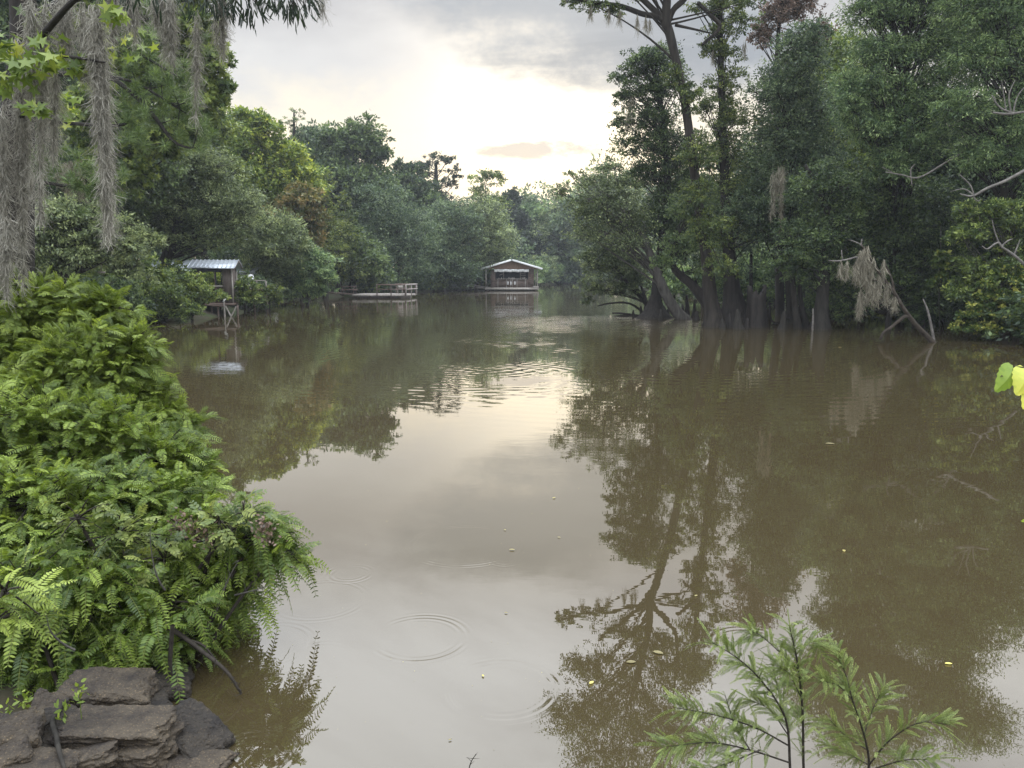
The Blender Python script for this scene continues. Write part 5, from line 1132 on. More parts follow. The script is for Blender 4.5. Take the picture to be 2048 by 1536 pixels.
def rubble_mat(name='brown_concrete_rubble', k=1.0):
    m, nt, N, L = newmat(name)
    out = N.new('ShaderNodeOutputMaterial'); b = N.new('ShaderNodeBsdfPrincipled'); tc = N.new('ShaderNodeTexCoord')
    n1 = N.new('ShaderNodeTexNoise'); n1.inputs['Scale'].default_value = 5; n1.inputs['Detail'].default_value = 8; n1.inputs['Roughness'].default_value = .7
    vo = N.new('ShaderNodeTexVoronoi'); vo.inputs['Scale'].default_value = 60
    n2 = N.new('ShaderNodeTexNoise'); n2.inputs['Scale'].default_value = 45; n2.inputs['Detail'].default_value = 4
    for n in (n1, vo, n2): L.new(tc.outputs['Object'], n.inputs[0])
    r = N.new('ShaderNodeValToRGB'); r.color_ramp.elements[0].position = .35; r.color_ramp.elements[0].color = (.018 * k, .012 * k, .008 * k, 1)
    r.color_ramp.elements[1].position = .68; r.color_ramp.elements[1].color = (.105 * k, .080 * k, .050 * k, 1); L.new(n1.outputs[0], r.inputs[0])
    sp = N.new('ShaderNodeValToRGB'); sp.color_ramp.elements[0].position = .0; sp.color_ramp.elements[0].color = (2.8, 2.6, 2.2, 1); sp.color_ramp.elements[1].position = .32; sp.color_ramp.elements[1].color = (.7, .7, .7, 1); L.new(vo.outputs[0], sp.inputs[0])
    mx = N.new('ShaderNodeMix'); mx.data_type = 'RGBA'; mx.blend_type = 'MULTIPLY'; mx.inputs[0].default_value = .75
    L.new(r.outputs[0], mx.inputs[6]); L.new(sp.outputs[0], mx.inputs[7]); L.new(mx.outputs[2], b.inputs['Base Color']); b.inputs['Roughness'].default_value = .8
    bp = N.new('ShaderNodeBump'); bp.inputs['Strength'].default_value = 1.0; bp.inputs['Distance'].default_value = .03; L.new(n2.outputs[0], bp.inputs['Height']); L.new(bp.outputs[0], b.inputs['Normal'])
    L.new(b.outputs[0], out.inputs[0]); return m

def bush(rng):
    g = 'shrubs crowding the near left bank'
    B = near_bush
    B('fine leaved bright green shrub topmost on the near left bank', 8.2, [(70, 640, 85, 60), (150, 640, 70, 50), (215, 625, 34, 30), (60, 720, 100, 60), (20, 600, 50, 40)], (-5.6, 8.0), 'l_bush', rng, 420, 9, .19, 10, .062, .15, .3, bias=(.3, 0, .4), tb=.55, group=g, sub=1.15)
    B('bright green shrub with sprays reaching right over the water, upper near bank', 7.6, [(190, 730, 90, 60), (265, 700, 30, 26), (250, 770, 70, 50), (320, 830, 55, 34), (130, 780, 100, 60), (365, 850, 26, 16)], (-4.6, 7.2), 'l_bush', rng, 430, 9, .19, 10, .058, .16, .3, bias=(.55, 0, .22), tb=.48, group=g, sub=1.1)
    B('dense middle shrub of dark feathery leaves on the near left bank', 6.9, [(90, 850, 120, 75), (210, 880, 110, 70), (310, 910, 80, 50), (370, 940, 50, 30), (60, 940, 120, 60)], (-3.9, 6.4), 'l_bushlow', rng, 340, 8, .22, 13, .042, .26, .35, bias=(.3, 0, .15), tb=.56, group=g)
    B('lush shrub of arching paired leaflets low on the near left bank', 6.0, [(90, 1010, 130, 70), (210, 1010, 110, 60), (330, 1010, 90, 50), (420, 1020, 60, 40), (150, 1080, 140, 60)], (-3.2, 5.6), 'l_bushlow', rng, 290, 7, .245, 14, .042, .30, .45, bias=(.3, -.1, .1), tb=.54, group=g)
    B('outermost shrub whose drooping leaf sprays hang over the open water', 5.6, [(410, 1080, 90, 50), (500, 1080, 60, 46), (560, 1110, 34, 36), (470, 1150, 60, 40), (380, 1150, 80, 50), (520, 1040, 26, 24), (420, 1210, 50, 30)], (-2.5, 5.2), 'l_bushlow', rng, 150, 6, .24, 13, .042, .32, .6, bias=(.45, 0, 0), tb=.45, group=g)
    B('shrub with long hanging leaf sprays just above the rubble slabs', 5.1, [(80, 1170, 110, 60), (200, 1180, 100, 60), (310, 1220, 80, 60), (120, 1270, 110, 60), (230, 1290, 90, 50), (40, 1330, 70, 45), (190, 1350, 70, 34), (340, 1290, 46, 30), (100, 1355, 80, 36), (270, 1340, 50, 30), (110, 1385, 80, 30), (235, 1375, 56, 26)], (-2.6, 4.8), 'l_bushlow', rng, 320, 6, .25, 14, .042, .32, .6, bias=(.2, -.25, -.05), tb=.48, group=g)
    B('light small leaved creeper threading through the middle of the near shrubs', 5.25, [(480, 1035, 30, 18), (430, 1045, 40, 22), (250, 1075, 70, 26), (180, 1040, 60, 24), (330, 1120, 50, 24)], (-2.9, 5.3), 'l_cyp', rng, 60, 3, .16, 5, .045, .5, .3, bias=(.2, -.2, .2), tb=.62, group=g, name='creeper', cat='creeper', sub=.8)
    B('yellow green spray of larger leaflets nearest the camera at the left edge', 3.9, [(15, 1190, 36, 36), (24, 1225, 26, 22)], (-3.5, 3.3), 'l_bush', rng, 8, 5, .19, 12, .036, .34, .35, bias=(.3, -.2, .1), tb=.66, group=g)
    # bare grey shoots standing out of the shrubs
    for k, (u0, v0, u1, v1, dd) in enumerate(((430, 1230, 478, 1120, 5.2), (330, 1180, 300, 1060, 5.0), (240, 980, 300, 900, 6.2), (470, 1190, 540, 1170, 5.3), (150, 1300, 95, 1240, 4.6))):
        m = MB(); a_, b_ = P(u0, v0, dd), P(u1, v1, dd - .1); q = bez(a_, (a_ + b_) / 2 + rng.normal(size=3) * .04, b_, 7); m.tube(q, np.linspace(.008, .002, 7), 5)
        i = rng.integers(2, 7, 7); m.sticks(q[i], q[i] + rdir(7, rng) * .07 + (0, 0, .03), .002, .0008)
        tag(m.build('bare_shoot', M['bark_grey'], loc=a_), 'thin bare shoot sticking out among the green leaf sprays', 'shoot', 'bare shoots in the near shrubs')
    # dull red seed clusters among the leaves
    for u, v in ((355, 1045), (385, 1060), (415, 1070), (520, 1050), (535, 1068)):
        p = P(u, v, 5.1); m = MB(); n = 46
        q = p + rng.normal(size=(n, 3)) * np.array([.035, .035, .045]); m.leaves(q, rdir(n, rng), rdir(n, rng), .028, .016, rng.random(n), 6)
        m.sticks(np.repeat((p - (0, -.02, .06))[None], 14, 0), q[:14], .002, .001)
        tag(m.build('seed_cluster', M['l_red'], loc=p), 'reddish brown seed cluster among the green leaf sprays', 'seed cluster', 'seed clusters in the near shrubs')
    # dead branch poking out over the water
    rt = root('dead_branch', P(375, 1278, 4.9), 'bare dark branch slanting down over the water beside the rubble', 'branch')
    m = MB(); q, r = branch_px([(330, 1250, 6), (375, 1280, 5), (420, 1315, 4.2, -.1), (455, 1345, 3.6, -.15), (483, 1388, 2.2, -.2)], 4.9); m.tube(q, r, 6)
    i = rng.integers(6, len(q), 16); m.sticks(q[i], q[i] + rdir(16, rng) * .05, .004, .0015); m.build('branch', M['twig'], rt, smooth=True)
    m = MB(); q, r = branch_px([(375, 1280, 3.5), (405, 1290, 3), (430, 1318, 2, -.05), (440, 1330, 1.2, -.08)], 4.9); m.tube(q, r, 5); m.build('side_branch', M['twig'], rt, smooth=True)
    m = MB(); q, r = branch_px([(345, 1250, 4.5), (340, 1330, 4.5), (345, 1375, 4.2), (338, 1425, 3.5)], 4.75); m.tube(q, r, 6); tag(m.build('dead_shoot', M['twig'], loc=q[0], smooth=True), 'thin upright bare stem standing between rubble and water', 'stem')
    m = MB(); q, r = branch_px([(150, 1385, 4, .35), (125, 1410, 5, .2), (105, 1440, 5.5, .02), (112, 1470, 5, -.12), (118, 1500, 5, -.24), (130, 1540, 4, -.38)], 4.0); m.tube(q, r, 7); q2, r2 = branch_px([(105, 1440, 4, .02), (82, 1455, 3.5, -.03), (62, 1470, 2.5, -.1)], 4.0); m.tube(q2, r2, 6)
    tag(m.build('bare_root', M['bark'], loc=q[0], smooth=True), 'forked bare root winding down over the rubble slabs', 'root')
    # small leafy sprigs among the rocks
    for k, (u, v) in enumerate(((130, 1440), (25, 1500), (75, 1490), (20, 1440), (160, 1400), (50, 1420))):
        p = P(u, v, 4.05); m = MB(); n = 16; t = rng.random(n)
        st = p + np.array([0, 0, .10]) * t[:, None] + rng.normal(size=(n, 3)) * .015; m.leaves(st, rdir(n, rng) + np.array([0, 0, .3]), rdir(n, rng) + np.array([0, 0, 1]), .045, .02, np.clip(rng.normal(.6, .2, n), 0, 1), 6)
        m.sticks((p - (0, 0, .12))[None], (p + (0, 0, .1))[None], .003, .002)
        tag(m.build('leafy_sprig', M['l_bush'], loc=p), 'small green sprig growing between the brown rubble slabs', 'sprig', 'sprigs among the rubble')

def rocks(rng):
    R_ = lambda lab, u, v, z, sz, rot, mt='rock', **k: rock('concrete_slab' if sz[0] > 2 * sz[2] else 'boulder', lab, W(u, v, z), sz, rot, rng, M[mt], **k)
    R_('long flat brown slab with a straight upper edge, middle of the rubble', 235, 1458, .20, (.56, .30, .12), (.05, .04, .05), sharp=12)
    R_('thick brown slab directly beneath the long flat one', 248, 1500, .09, (.54, .34, .14), (.0, -.05, -.1), sharp=10)
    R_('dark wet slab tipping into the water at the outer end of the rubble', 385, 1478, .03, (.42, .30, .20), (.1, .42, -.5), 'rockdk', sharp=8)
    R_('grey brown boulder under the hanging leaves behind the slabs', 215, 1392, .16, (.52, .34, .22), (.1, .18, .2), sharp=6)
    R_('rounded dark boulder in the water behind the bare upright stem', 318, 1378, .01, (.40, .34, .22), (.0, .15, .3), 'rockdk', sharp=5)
    R_('pale edged tilted slab at the bottom edge, below the thick slab', 150, 1524, .14, (.44, .26, .10), (-.1, -.22, .25), sharp=9)
    R_('low flat slab along the bottom edge, nearest the open water', 330, 1540, .0, (.66, .26, .10), (.05, .03, -.08), sharp=10)
    R_('dark boulder at the left edge beside the forked root', 30, 1480, .24, (.26, .28, .20), (.1, .1, .4), sharp=6)
    R_('small brown slab propped against the boulder', 95, 1418, .24, (.18, .20, .09), (.3, .4, .3), sharp=8)
    R_('slab lying at the very bottom left corner', 60, 1546, .20, (.42, .3, .10), (.0, .06, .2), sharp=9)
    R_('small wedge shaped rock between the thick slab and the dark wet slab', 318, 1510, .02, (.22, .24, .18), (.2, -.3, .5), sharp=7)
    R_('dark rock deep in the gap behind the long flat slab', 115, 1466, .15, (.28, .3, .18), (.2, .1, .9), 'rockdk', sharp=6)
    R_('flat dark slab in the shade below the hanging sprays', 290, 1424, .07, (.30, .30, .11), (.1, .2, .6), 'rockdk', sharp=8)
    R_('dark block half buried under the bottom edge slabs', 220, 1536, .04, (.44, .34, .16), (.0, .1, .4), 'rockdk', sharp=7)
    R_('brown block wedged at the left between corner slab and root', 14, 1518, .24, (.22, .22, .12), (.2, -.15, .6), sharp=8)
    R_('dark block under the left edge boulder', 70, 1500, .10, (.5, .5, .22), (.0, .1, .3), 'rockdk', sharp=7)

def moss_tree(rng):
    d = 8.2
    x = P(20, 600, d)[0]; rt = root('moss_draped_tree', (x, d, gz1(x, d)), 'dark rough trunked tree at the left edge draped in grey moss', 'tree')
    tm = MB(); q, r = branch_px([(10, 760, 40), (12, 640, 34), (28, 480, 30), (20, 330, 27), (38, 180, 25), (48, 60, 23), (40, -60, 22), (30, -260, 18)], d); q = np.vstack([q[0] - (0, 0, 1.0), q]); r = np.concatenate([[r[0] * 1.3], r])
    tm.tube(q, r, 14, flute=.08, nf=5)
    limbs = [[(42, -20, 17), (120, -60, 14), (240, -75, 11), (360, -70, 9), (470, -50, 6), (560, -25, 4), (640, -12, 2)], [(45, 40, 10), (110, 15, 9, -.6), (200, -30, 8, -1.2), (300, -50, 5, -1.6)], [(30, 220, 7), (70, 100, 6, -.8), (120, 30, 5, -1.2), (170, -20, 4, -1.4)],
             [(24, 130, 5), (80, 110, 3.5, -.9), (150, 115, 2.5, -1.3), (210, 125, 1.5, -1.4)], [(20, 260, 4), (60, 215, 3, -1), (85, 205, 1.4, -1.2)], [(40, -100, 14), (-40, -160, 11), (-160, -220, 8)]]
    for l in limbs: tm.tube(*branch_px(l, d), 8)
    tm.build('trunk', M['bark_wet'], rt, smooth=True)
    # lobed yellow green leaves on the low twigs
    cm = MB()
    for u, v, ru, rv, n, dz in ((50, 130, 60, 26, 34, -1.1), (10, 90, 40, 26, 24, -.9), (120, 115, 50, 24, 26, -1.3), (95, 85, 40, 26, 20, -1.2), (72, 212, 26, 18, 16, -1.2), (30, 160, 36, 22, 18, -1.0), (225, 18, 30, 14, 14, -1.4), (155, 130, 24, 14, 12, -1.3), (110, 30, 70, 26, 26, -.6), (250, 80, 60, 40, 26, .6), (120, 200, 60, 50, 26, .8)):
        e = ell_world((u, v, ru, rv, dz), d); p = e[:3] + rdir(n, rng) * e[3:] * rng.random((n, 1)) ** .4 * np.array([1, .8, 1])
        dd = norm(rdir(n, rng) * .8 + np.array([0, 0, -.8])); cm.leaves(p, dd, norm(rdir(n, rng) * .7 + np.array([0, -.5, .8])), rng.uniform(.09, .15, n), rng.uniform(.09, .15, n), np.clip(rng.normal(.42, .2, n), 0, 1), 10)
    cm.build('crown', M['l_yellow'], rt)
    st = MB(); wc = None
    for u, v, ru, rv, n, dz in ((590, 14, 36, 26, 46, 0), (555, 2, 30, 20, 34, 0), (495, 14, 40, 30, 52, 0), (450, 5, 34, 18, 34, 0), (400, -2, 60, 24, 50, 0), (530, -22, 90, 18, 80, 0), (622, -6, 28, 16, 22, 0), (300, -16, 80, 24, 50, -.8)):
        e = ell_world((u, v, ru, rv, dz), d); p = e[:3] + rdir(n, rng) * e[3:] * rng.random((n, 1)) ** .4 * np.array([1, 1.6, 1])
        c = p.mean(0) + (0, 0, .25); dd = norm(norm(p - c) + rdir(n, rng) * .5 + np.array([.1, 0, -.45])); wm = MB(); wm.leaves(p, dd, norm(rdir(n, rng)), rng.uniform(.10, .17, n), rng.uniform(.017, .024, n), np.clip(rng.normal(.4, .2, n), 0, 1), 6)
        wc = wm.build('leaf_spray', M['l_sil'], rt); k = rng.choice(n, n // 2); st.sticks(np.repeat(c[None], len(k), 0) + rng.normal(size=(len(k), 3)) * .05, p[k], .004, .0018)
    st.build('twigs', M['twig'], rt)
    # moss
    S = [(190, -25, 500, 42, 9000, -1.3, 25, 'longest thick moss strand hanging free left of the pine branch'), (40, 60, 520, 34, 7000, -.6, 5, 'thick moss column ending low beside the near shrubs'), (6, 190, 350, 22, 3200, -.7, -2, 'moss column at the extreme left edge'),
         (88, -20, 460, 24, 4200, -.8, -8, 'long slender moss strand just right of the thick low column'), (110, 130, 190, 18, 1600, -1.0, -6, 'mid length moss strand crossing behind the yellow green leaves'), (58, -25, 230, 24, 2600, -.9, 6, 'moss strand over the upper trunk'),
         (135, -25, 150, 34, 2200, -1.0, -8, 'ragged moss curtain left of the longest strand'), (120, -20, 130, 30, 2200, -.7, 0, 'short moss tuft at the top of the ragged curtain'), (165, 0, 150, 30, 2200, -1.2, 4, 'thin moss veil touching the longest strand'),
         (262, -25, 105, 34, 1600, -.4, 6, 'thin pale moss veil hanging over the star leaved tree'), (335, -20, 150, 30, 2600, -.1, 8, 'moss tuft with a pointed tip right of the thin veil'), (312, -25, 70, 28, 1200, -.1, 0, 'wispy short moss beside the pointed tuft'), (390, 10, 235, 11, 1300, .0, 2, 'very thin knotted moss string, second from the open sky'), (445, -22, 130, 22, 1800, .1, 0, 'narrow moss strand hanging among dark willow leaves'),
         (640, -22, 45, 12, 240, .1, 6, 'faint moss wisp at the tip of the overhead branch'), (10, 420, 170, 26, 2400, -.9, 0, 'lower left moss strand hanging in front of the shrubs'), (225, -30, 100, 26, 1300, -.9, 0, 'short moss tuft right beside the top of the longest strand')]
    for u, v, ln, w, n, dz, sw, lab in S:
        dd = d + dz; p = P(u, v, dd); q = P(u + sw, v + ln, dd); s = dd / F; m = MB()
        moss(m, p, p[2] - q[2], w * s * .72, int(n * .36), rng, fibre=.0052, sway=(q[0] - p[0], 0), seg=.055, curl=1.0)
        tag(m.build('spanish_moss', M['moss'], loc=p), lab, 'hanging moss', 'moss strands hanging from the near left tree')
    m = MB(); p = P(150, 320, 24); moss(m, p, 1.0, .9, 800, rng, fibre=.02, seg=.12); tag(m.build('hanging_moss', M['moss_far'], loc=p), 'brownish moss curtain in the shade behind the longest strand', 'hanging moss')

def pine(rng):
    d = 23.0; x = P(58, 600, d)[0]
    rt = root('pine_tree', (x, d, gz1(x, d)), 'pine with long needle tufts on dark drooping boughs at the upper left', 'pine tree')
    tm = MB(); q, r = branch_px([(56, 640, 12), (57, 480, 11), (58, 300, 10), (58, 100, 8), (60, -120, 5)], d); q = np.vstack([q[0] - (0, 0, .8), q]); r = np.concatenate([[r[0]], r]); tm.tube(q, r, 10)
    B = [[(58, 150, 5), (200, 150, 5), (262, 185, 4.5), (310, 235, 4), (350, 285, 3), (400, 300, 1.5)], [(200, 150, 4), (270, 165, 3), (330, 200, 2.5), (360, 215, 1.2)], [(58, 60, 5), (220, 80, 4), (300, 120, 3), (350, 150, 1.5)], [(58, 240, 4), (190, 250, 3.5), (240, 250, 3), (270, 240, 1.5)], [(58, 360, 4), (170, 378, 3), (200, 380, 1.5)], [(58, -20, 4), (220, 0, 3), (300, 50, 2)], [(58, 300, 4), (60, 330, 3), (0, 350, 2)]]
    tips = []
    for b in B:
        q, r = branch_px(b, d); tm.tube(q, r, 6)
        for k in range(9):
            i = rng.integers(len(q) // 3, len(q)); a = q[i]; e = a + norm(rdir(1, rng)[0] + np.array([.3, 0, .25])) * rng.uniform(.25, .8)
            tm.tube(np.array([a, (a + e) / 2 + (0, 0, -.03), e]), [.02, .014, .008], 5, cap=False); tips.append(e); tips.append(e + rng.normal(size=3) * .22); tips.append(e + rng.normal(size=3) * .3)
    tips += [P(u, v, d + rng.normal(0, .5)) for u, v in ((345, 140), (365, 165), (325, 120), (390, 260), (405, 280), (380, 300), (340, 190), (370, 215), (300, 150), (180, 385), (160, 372), (200, 372), (280, 105), (240, 60))]
    tm.build('trunk', M['bark'], rt, smooth=True)
    tips = np.array(tips); n = 85; i = np.repeat(np.arange(len(tips)), n); k = len(i); ax = norm(rng.normal(size=(len(tips), 3)) + np.array([.4, 0, .7]))[i]
    dd = norm(rdir(k, rng) + ax * .7); m = MB(); m.leaves(tips[i] + ax * rng.uniform(-.12, .12, (k, 1)), dd, rdir(k, rng), rng.uniform(.20, .32, k), .017, np.clip(rng.normal(.5, .2, k), 0, 1), 4)
    m.build('needles', M['l_pine'], rt)

def seedling(rng):
    d = 3.05
    plants = [('feathery leaved sapling, tallest at the bottom right of the picture', (1600, 1560), [[(1612, 1640, 4.2), (1607, 1536, 4), (1605, 1420, 3.5), (1594, 1320, 2.8), (1578, 1250, 1.4)], [(1598, 1340, 2), (1555, 1300, 1.6, -.05), (1520, 1270, 1.2, -.08), (1500, 1262, .8, -.1)], [(1590, 1310, 1.8), (1625, 1280, 1.2, .06), (1650, 1300, .9, .1)], [(1604, 1400, 1.6), (1580, 1350, 1.2, -.1), (1560, 1335, .8, -.12)]]),
              ('bushy feathery sapling left of the tall one, bottom right of the picture', (1575, 1560), [[(1585, 1640, 4.5, -.1), (1580, 1536, 4, -.1), (1572, 1440, 3.4, -.1), (1530, 1370, 2.6, -.12), (1480, 1320, 1.8, -.15), (1425, 1285, 1, -.2)], [(1575, 1490, 2.6, -.1), (1510, 1455, 2.2, -.15), (1430, 1430, 1.7, -.2), (1350, 1415, 1, -.25)], [(1578, 1525, 2.6, -.12), (1500, 1500, 2.2, -.2), (1420, 1485, 1.7, -.28), (1325, 1495, 1, -.32)], [(1572, 1440, 2, -.1), (1556, 1380, 1.6, 0), (1545, 1330, 1, .04)], [(1500, 1500, 2, -.2), (1470, 1450, 1.6, -.12), (1450, 1390, 1, -.1)], [(1520, 1500, 2, -.25), (1460, 1525, 1.6, -.32), (1400, 1545, 1, -.36)], [(1576, 1470, 2, -.05), (1540, 1420, 1.5, .05), (1500, 1400, 1, .1)]]),
              ('spreading feathery sapling nearest the right, bottom right of the picture', (1735, 1560), [[(1722, 1640, 4.2, .05), (1738, 1536, 3.8, .05), (1728, 1470, 3, .05), (1705, 1400, 2.2, .05), (1690, 1345, 1.6, .06), (1672, 1310, 1, .06)], [(1738, 1530, 2.6, .02), (1780, 1480, 2.2, -.04), (1840, 1445, 1.6, -.1), (1900, 1450, 1, -.14)], [(1728, 1470, 2, .05), (1745, 1420, 1.6, .1), (1770, 1370, 1.1, .14)], [(1735, 1500, 2, .1), (1690, 1470, 1.6, .16), (1660, 1440, 1, .2)], [(1740, 1540, 2.2, -.05), (1810, 1520, 1.7, -.12), (1870, 1520, 1, -.2)], [(1705, 1400, 1.7, .05), (1675, 1370, 1.3, .0), (1640, 1362, .9, -.04)], [(1738, 1530, 2.2, .1), (1700, 1510, 1.5, .2), (1650, 1490, 1, .26)]])]
    for lab, b, paths in plants:
        p0 = P(paths[0][0][0], paths[0][0][1], d); g0 = gz1(p0[0], p0[1])
        rt = root('sapling', (p0[0], p0[1], min(p0[2], g0)), lab, 'sapling', 'feathery saplings on the near bank')
        sm, fm, rm = MB(), MB(), MB()
        for k, pa in enumerate(paths):
            q, r = branch_px(pa, d)
            if k == 0: q = np.vstack([[q[0][0], q[0][1], min(q[0][2] - .1, g0 - .1)], q]); r = np.concatenate([[r[0]], r])
            sm.tube(q, r * .72, 6)
            lo = len(q) // 3 if k == 0 else len(q) // 8
            n = int(14 + 165 * np.linalg.norm(q[-1] - q[lo])); t = rng.random(n) ** .8 * (len(q) - 1 - lo) + lo; i = np.minimum(t.astype(int), len(q) - 2); f = (t - i)[:, None]
            b_ = q[i] * (1 - f) + q[i + 1] * f; tn = norm(q[i + 1] - q[i]); sd = rdir(n, rng); sd = norm(sd - tn * (sd * tn).sum(1, keepdims=True))
            fd = norm(tn * .75 + sd * .8 + np.array([0, 0, .25])); L = rng.uniform(.06, .135, n)
            fronds(fm, rm, b_, fd, L, 20, .42, .0088, np.clip(rng.normal(.52, .16, n), 0, 1), rng.uniform(.1, .5, n), rng, roll=.8, kind=4, rach=.0009, sub=.7)
        sm.build('stem', M['twig'], rt, smooth=True); fo = fm.build('foliage', M['l_feather'], rt); rm.build('leaf_stalks', M['stalk'], fo)
    m = MB(); q, r = branch_px([(930, 1580, 1.4), (940, 1530, 1.2), (952, 1508, .7)], 3.2); q[0][2] = gz1(q[0][0], q[0][1]) - .02; m.tube(q, r, 5); i = np.array([3, 4, 5, 6, 6, 7]); m.sticks(q[i], q[i] + np.array([[-.03, 0, .01], [.02, 0, .02], [-.02, 0, .02], [.03, 0, 0], [-.03, 0, .005], [.015, 0, .02]]), .0015, .0006)
    tag(m.build('weed_stem', M['twig'], loc=q[0]), 'tiny dark weed tip poking up at the bottom centre', 'weed')

def right_twig(rng):
    d = 1.5; gx, gy = 1.42, 1.35
    rt = root('elm_sapling', (gx, gy, gz1(gx, gy)), 'sapling at the right edge holding out a few yellow green toothed leaves', 'sapling')
    m = MB(); tip = P(2022, 732, d); fork = np.array([1.4, 1.45, P(2040, 700, d)[2]])
    m.tube(spline([(gx, gy, gz1(gx, gy) - .1), (gx + .02, gy, 2.0), fork, fork + (.05, .1, .8)], 14), np.linspace(.014, .004, 14), 7)
    m.tube(spline([fork, P(2120, 700, d), P(2060, 733, d), tip], 10), np.linspace(.004, .0012, 10), 5); m.tube(spline([fork - (0, 0, .25), P(2110, 1010, d), P(2058, 1030, d)], 8), np.linspace(.003, .0012, 8), 5)
    m.build('stem', M['twig'], rt, smooth=True)
    mat = leaf_mat('yellowing_elm_leaf', [(.20, .30, .05), (.30, .40, .07), (.52, .52, .10)], .4, .45, .3); matd = noise_mat('brown_spot', (.04, .03, .02), (.06, .045, .03), (30, 30, 30), .9, 0)
    lv = MB(); tw = MB(); n = 26; zz = rng.uniform(1.7, fork[2] + .75, n); b0 = np.stack([np.full(n, gx + .01), np.full(n, gy + .04), zz], -1)
    dd = rdir(n, rng); dd[:, 0] = np.abs(dd[:, 0]) * .8 + .15; dd[:, 2] *= .35; dd = norm(dd); e = b0 + dd * rng.uniform(.08, .3, n)[:, None]; tw.sticks(b0, e, .003, .0012)
    for q in range(3):
        f = (q + 1) / 3; pp = b0 + (e - b0) * f; lv.leaves(pp, norm(dd * .6 + rdir(n, rng) * .6 + np.array([.3, 0, -.3])), norm(rdir(n, rng) * .5 + np.array([0, 0, 1])), rng.uniform(.04, .065, n), .03, np.clip(rng.normal(.4, .25, n), 0, 1), 6)
    lv.build('crown', mat, rt); tw.build('twigs', M['twig'], rt)
    for u0, v0, u1, v1, w, tl, tr_ in ((2026, 731, 1990, 783, 44, .25, .05), (2052, 735, 2032, 790, 50, .85, .95), (2062, 770, 2046, 818, 40, .9, .8), (2060, 1030, 2042, 1042, 16, .5, .5)):
        a, b = P(u0, v0, d), P(u1, v1, d - .03); L = np.linalg.norm(b - a); ax = (b - a) / L; sd = norm(np.cross(ax, (0, 1.0, 0))); nr = np.cross(sd, ax); ww = w * d / F / 2; lm = MB(); n = 13
        for sg, tt in ((-1, tl), (1, tr_)):
            V = []
            for k in range(n):
                t = k / (n - 1); prof = math.sin(math.pi * min(1, (t * .93 + .07)) ** .8) ** .8 if t < 1 else 0
                c = a + ax * L * t - nr * .010 * math.sin(math.pi * t); e = c + sd * sg * ww * prof * (1 + (.07 if k % 2 else -.02)) + nr * ww * .35 * prof + ax * (.003 if k % 2 else 0)
                V += [c, (c + e) / 2 + nr * .001, e]
            f = [[3 * k + j, 3 * k + j + 1, 3 * k + j + 4, 3 * k + j + 3] for k in range(n - 1) for j in (0, 1)]
            lm.add(V, f, np.clip(np.repeat([tt], len(f)) + rng.normal(0, .05, len(f)), 0, 1))
        lf = lm.build('leaf', mat, rt, smooth=True)
        if v1 == 783:
            h = MB(); c = P(2003, 754, d - .022); h.tube([c + (0, -.0015, 0), c, c + (0, .001, 0)], [.002, .0034, .002], 9); h.build('brown_spot', matd, lf)

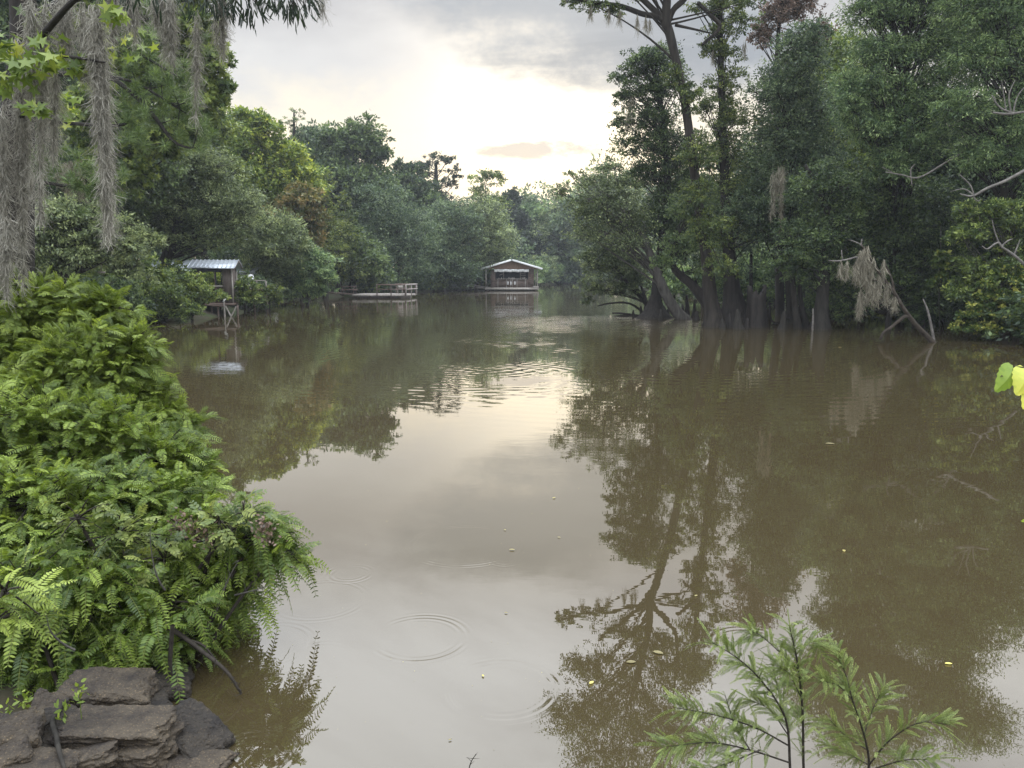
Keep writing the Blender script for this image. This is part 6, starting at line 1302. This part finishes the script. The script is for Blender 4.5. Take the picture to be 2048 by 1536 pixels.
def floaters(rng):
    mt = leaf_mat('fallen_leaf', [(.10, .08, .04), (.28, .24, .10), (.55, .48, .12)], .2)
    L = [(1897, 1328, 15, .95, 'bright yellow leaf floating right of the saplings'), (1183, 1366, 14, .85, 'yellow leaf floating among the dark reflections below centre'), (1316, 1306, 22, .35, 'pale curled leaf floating on the dark reflection'), (1262, 1325, 20, .3, 'thin pale leaf floating left of the curled one'), (1024, 1100, 12, .5, 'pale leaf floating in the grey sky reflection'), (966, 1352, 9, .75, 'small yellowish leaf floating by the widest ring'), (1012, 1226, 8, .4, 'small pale leaf floating above the right ring'), (1108, 996, 9, .6, 'small leaf floating on the brighter reflection'),
         (1688, 1102, 12, .6, 'brownish leaf floating on the dark right water'), (1680, 695, 9, .6, 'pale speck of leaf near the shaded right bank'), (1660, 888, 18, .3, 'thin pale leaf far out on the dark right water'), (1392, 1192, 10, .5, 'small pale leaf beside the dark tree reflection'), (1010, 1060, 7, .5, 'tiny pale leaf above the grey reflection centre'), (1118, 1075, 7, .5, 'tiny pale leaf right of the reflection centre'), (900, 1480, 8, .4, 'tiny pale leaf low in the open water')]
    for u, v, px, t, lab in L:
        p = W(u, v, .004); s = px * p[1] / F * 1.05; m = MB(); a = rng.random() * 6.28 if px < 16 else rng.normal(0, .3); n = 9
        V = []; ax = np.array([math.cos(a), math.sin(a), 0]); sd = np.array([-math.sin(a), math.cos(a), 0])
        for k in range(n):
            q = k / (n - 1); w = .26 * math.sin(math.pi * q) ** .7 * s if 0 < k < n - 1 else 0; c = p + ax * (q - .5) * s + np.array([0, 0, .003 + .12 * s * (q - .5) ** 2])
            V += [c - sd * w + (0, 0, w * .25), c, c + sd * w + (0, 0, w * .3)]
        f = [[3 * k + j, 3 * k + j + 1, 3 * k + j + 4, 3 * k + j + 3] for k in range(n - 1) for j in (0, 1)]
        m.add(V, f, t); tag(m.build('floating_leaf', mt, loc=p, smooth=True), lab, 'leaf', 'leaves floating on the river')
    n = 260; m = MB(); uv = np.stack([rng.uniform(480, 2000, n), 700 + 800 * rng.random(n) ** 1.2], -1); pts = np.array([W(a, b, .003) for a, b in uv]); a = rng.random(n) * 6.28
    m.leaves(pts, np.stack([np.cos(a), np.sin(a), 0 * a], -1), np.tile([0, 0, 1.0], (n, 1)), rng.uniform(.5, 1.3, n) * .0035 * pts[:, 1] ** .5, rng.uniform(.5, 1, n) * .0022 * pts[:, 1] ** .5, rng.uniform(.2, .7, n), 6)
    tag(m.build('floating_debris', mt), 'tiny pale specks of plant debris scattered on the water', 'debris', kind='stuff')
make_camera(); make_sky(); make_ground(); make_water()
if HAZE: make_haze()
build_trees()
for fn in ('build_structures', 'build_swamp', 'build_near'):
    if fn in globals(): globals()[fn]()
scene.view_settings.view_transform = 'Standard'; scene.view_settings.look = 'None'
scene.view_settings.exposure = EXPOSURE; scene.view_settings.gamma = 1
c = scene.cycles
c.max_bounces = 6; c.diffuse_bounces = 2; c.glossy_bounces = 3; c.transmission_bounces = 3; c.volume_bounces = 0
c.transparent_max_bounces = 4; c.use_denoising = True
c.sample_clamp_indirect = 6
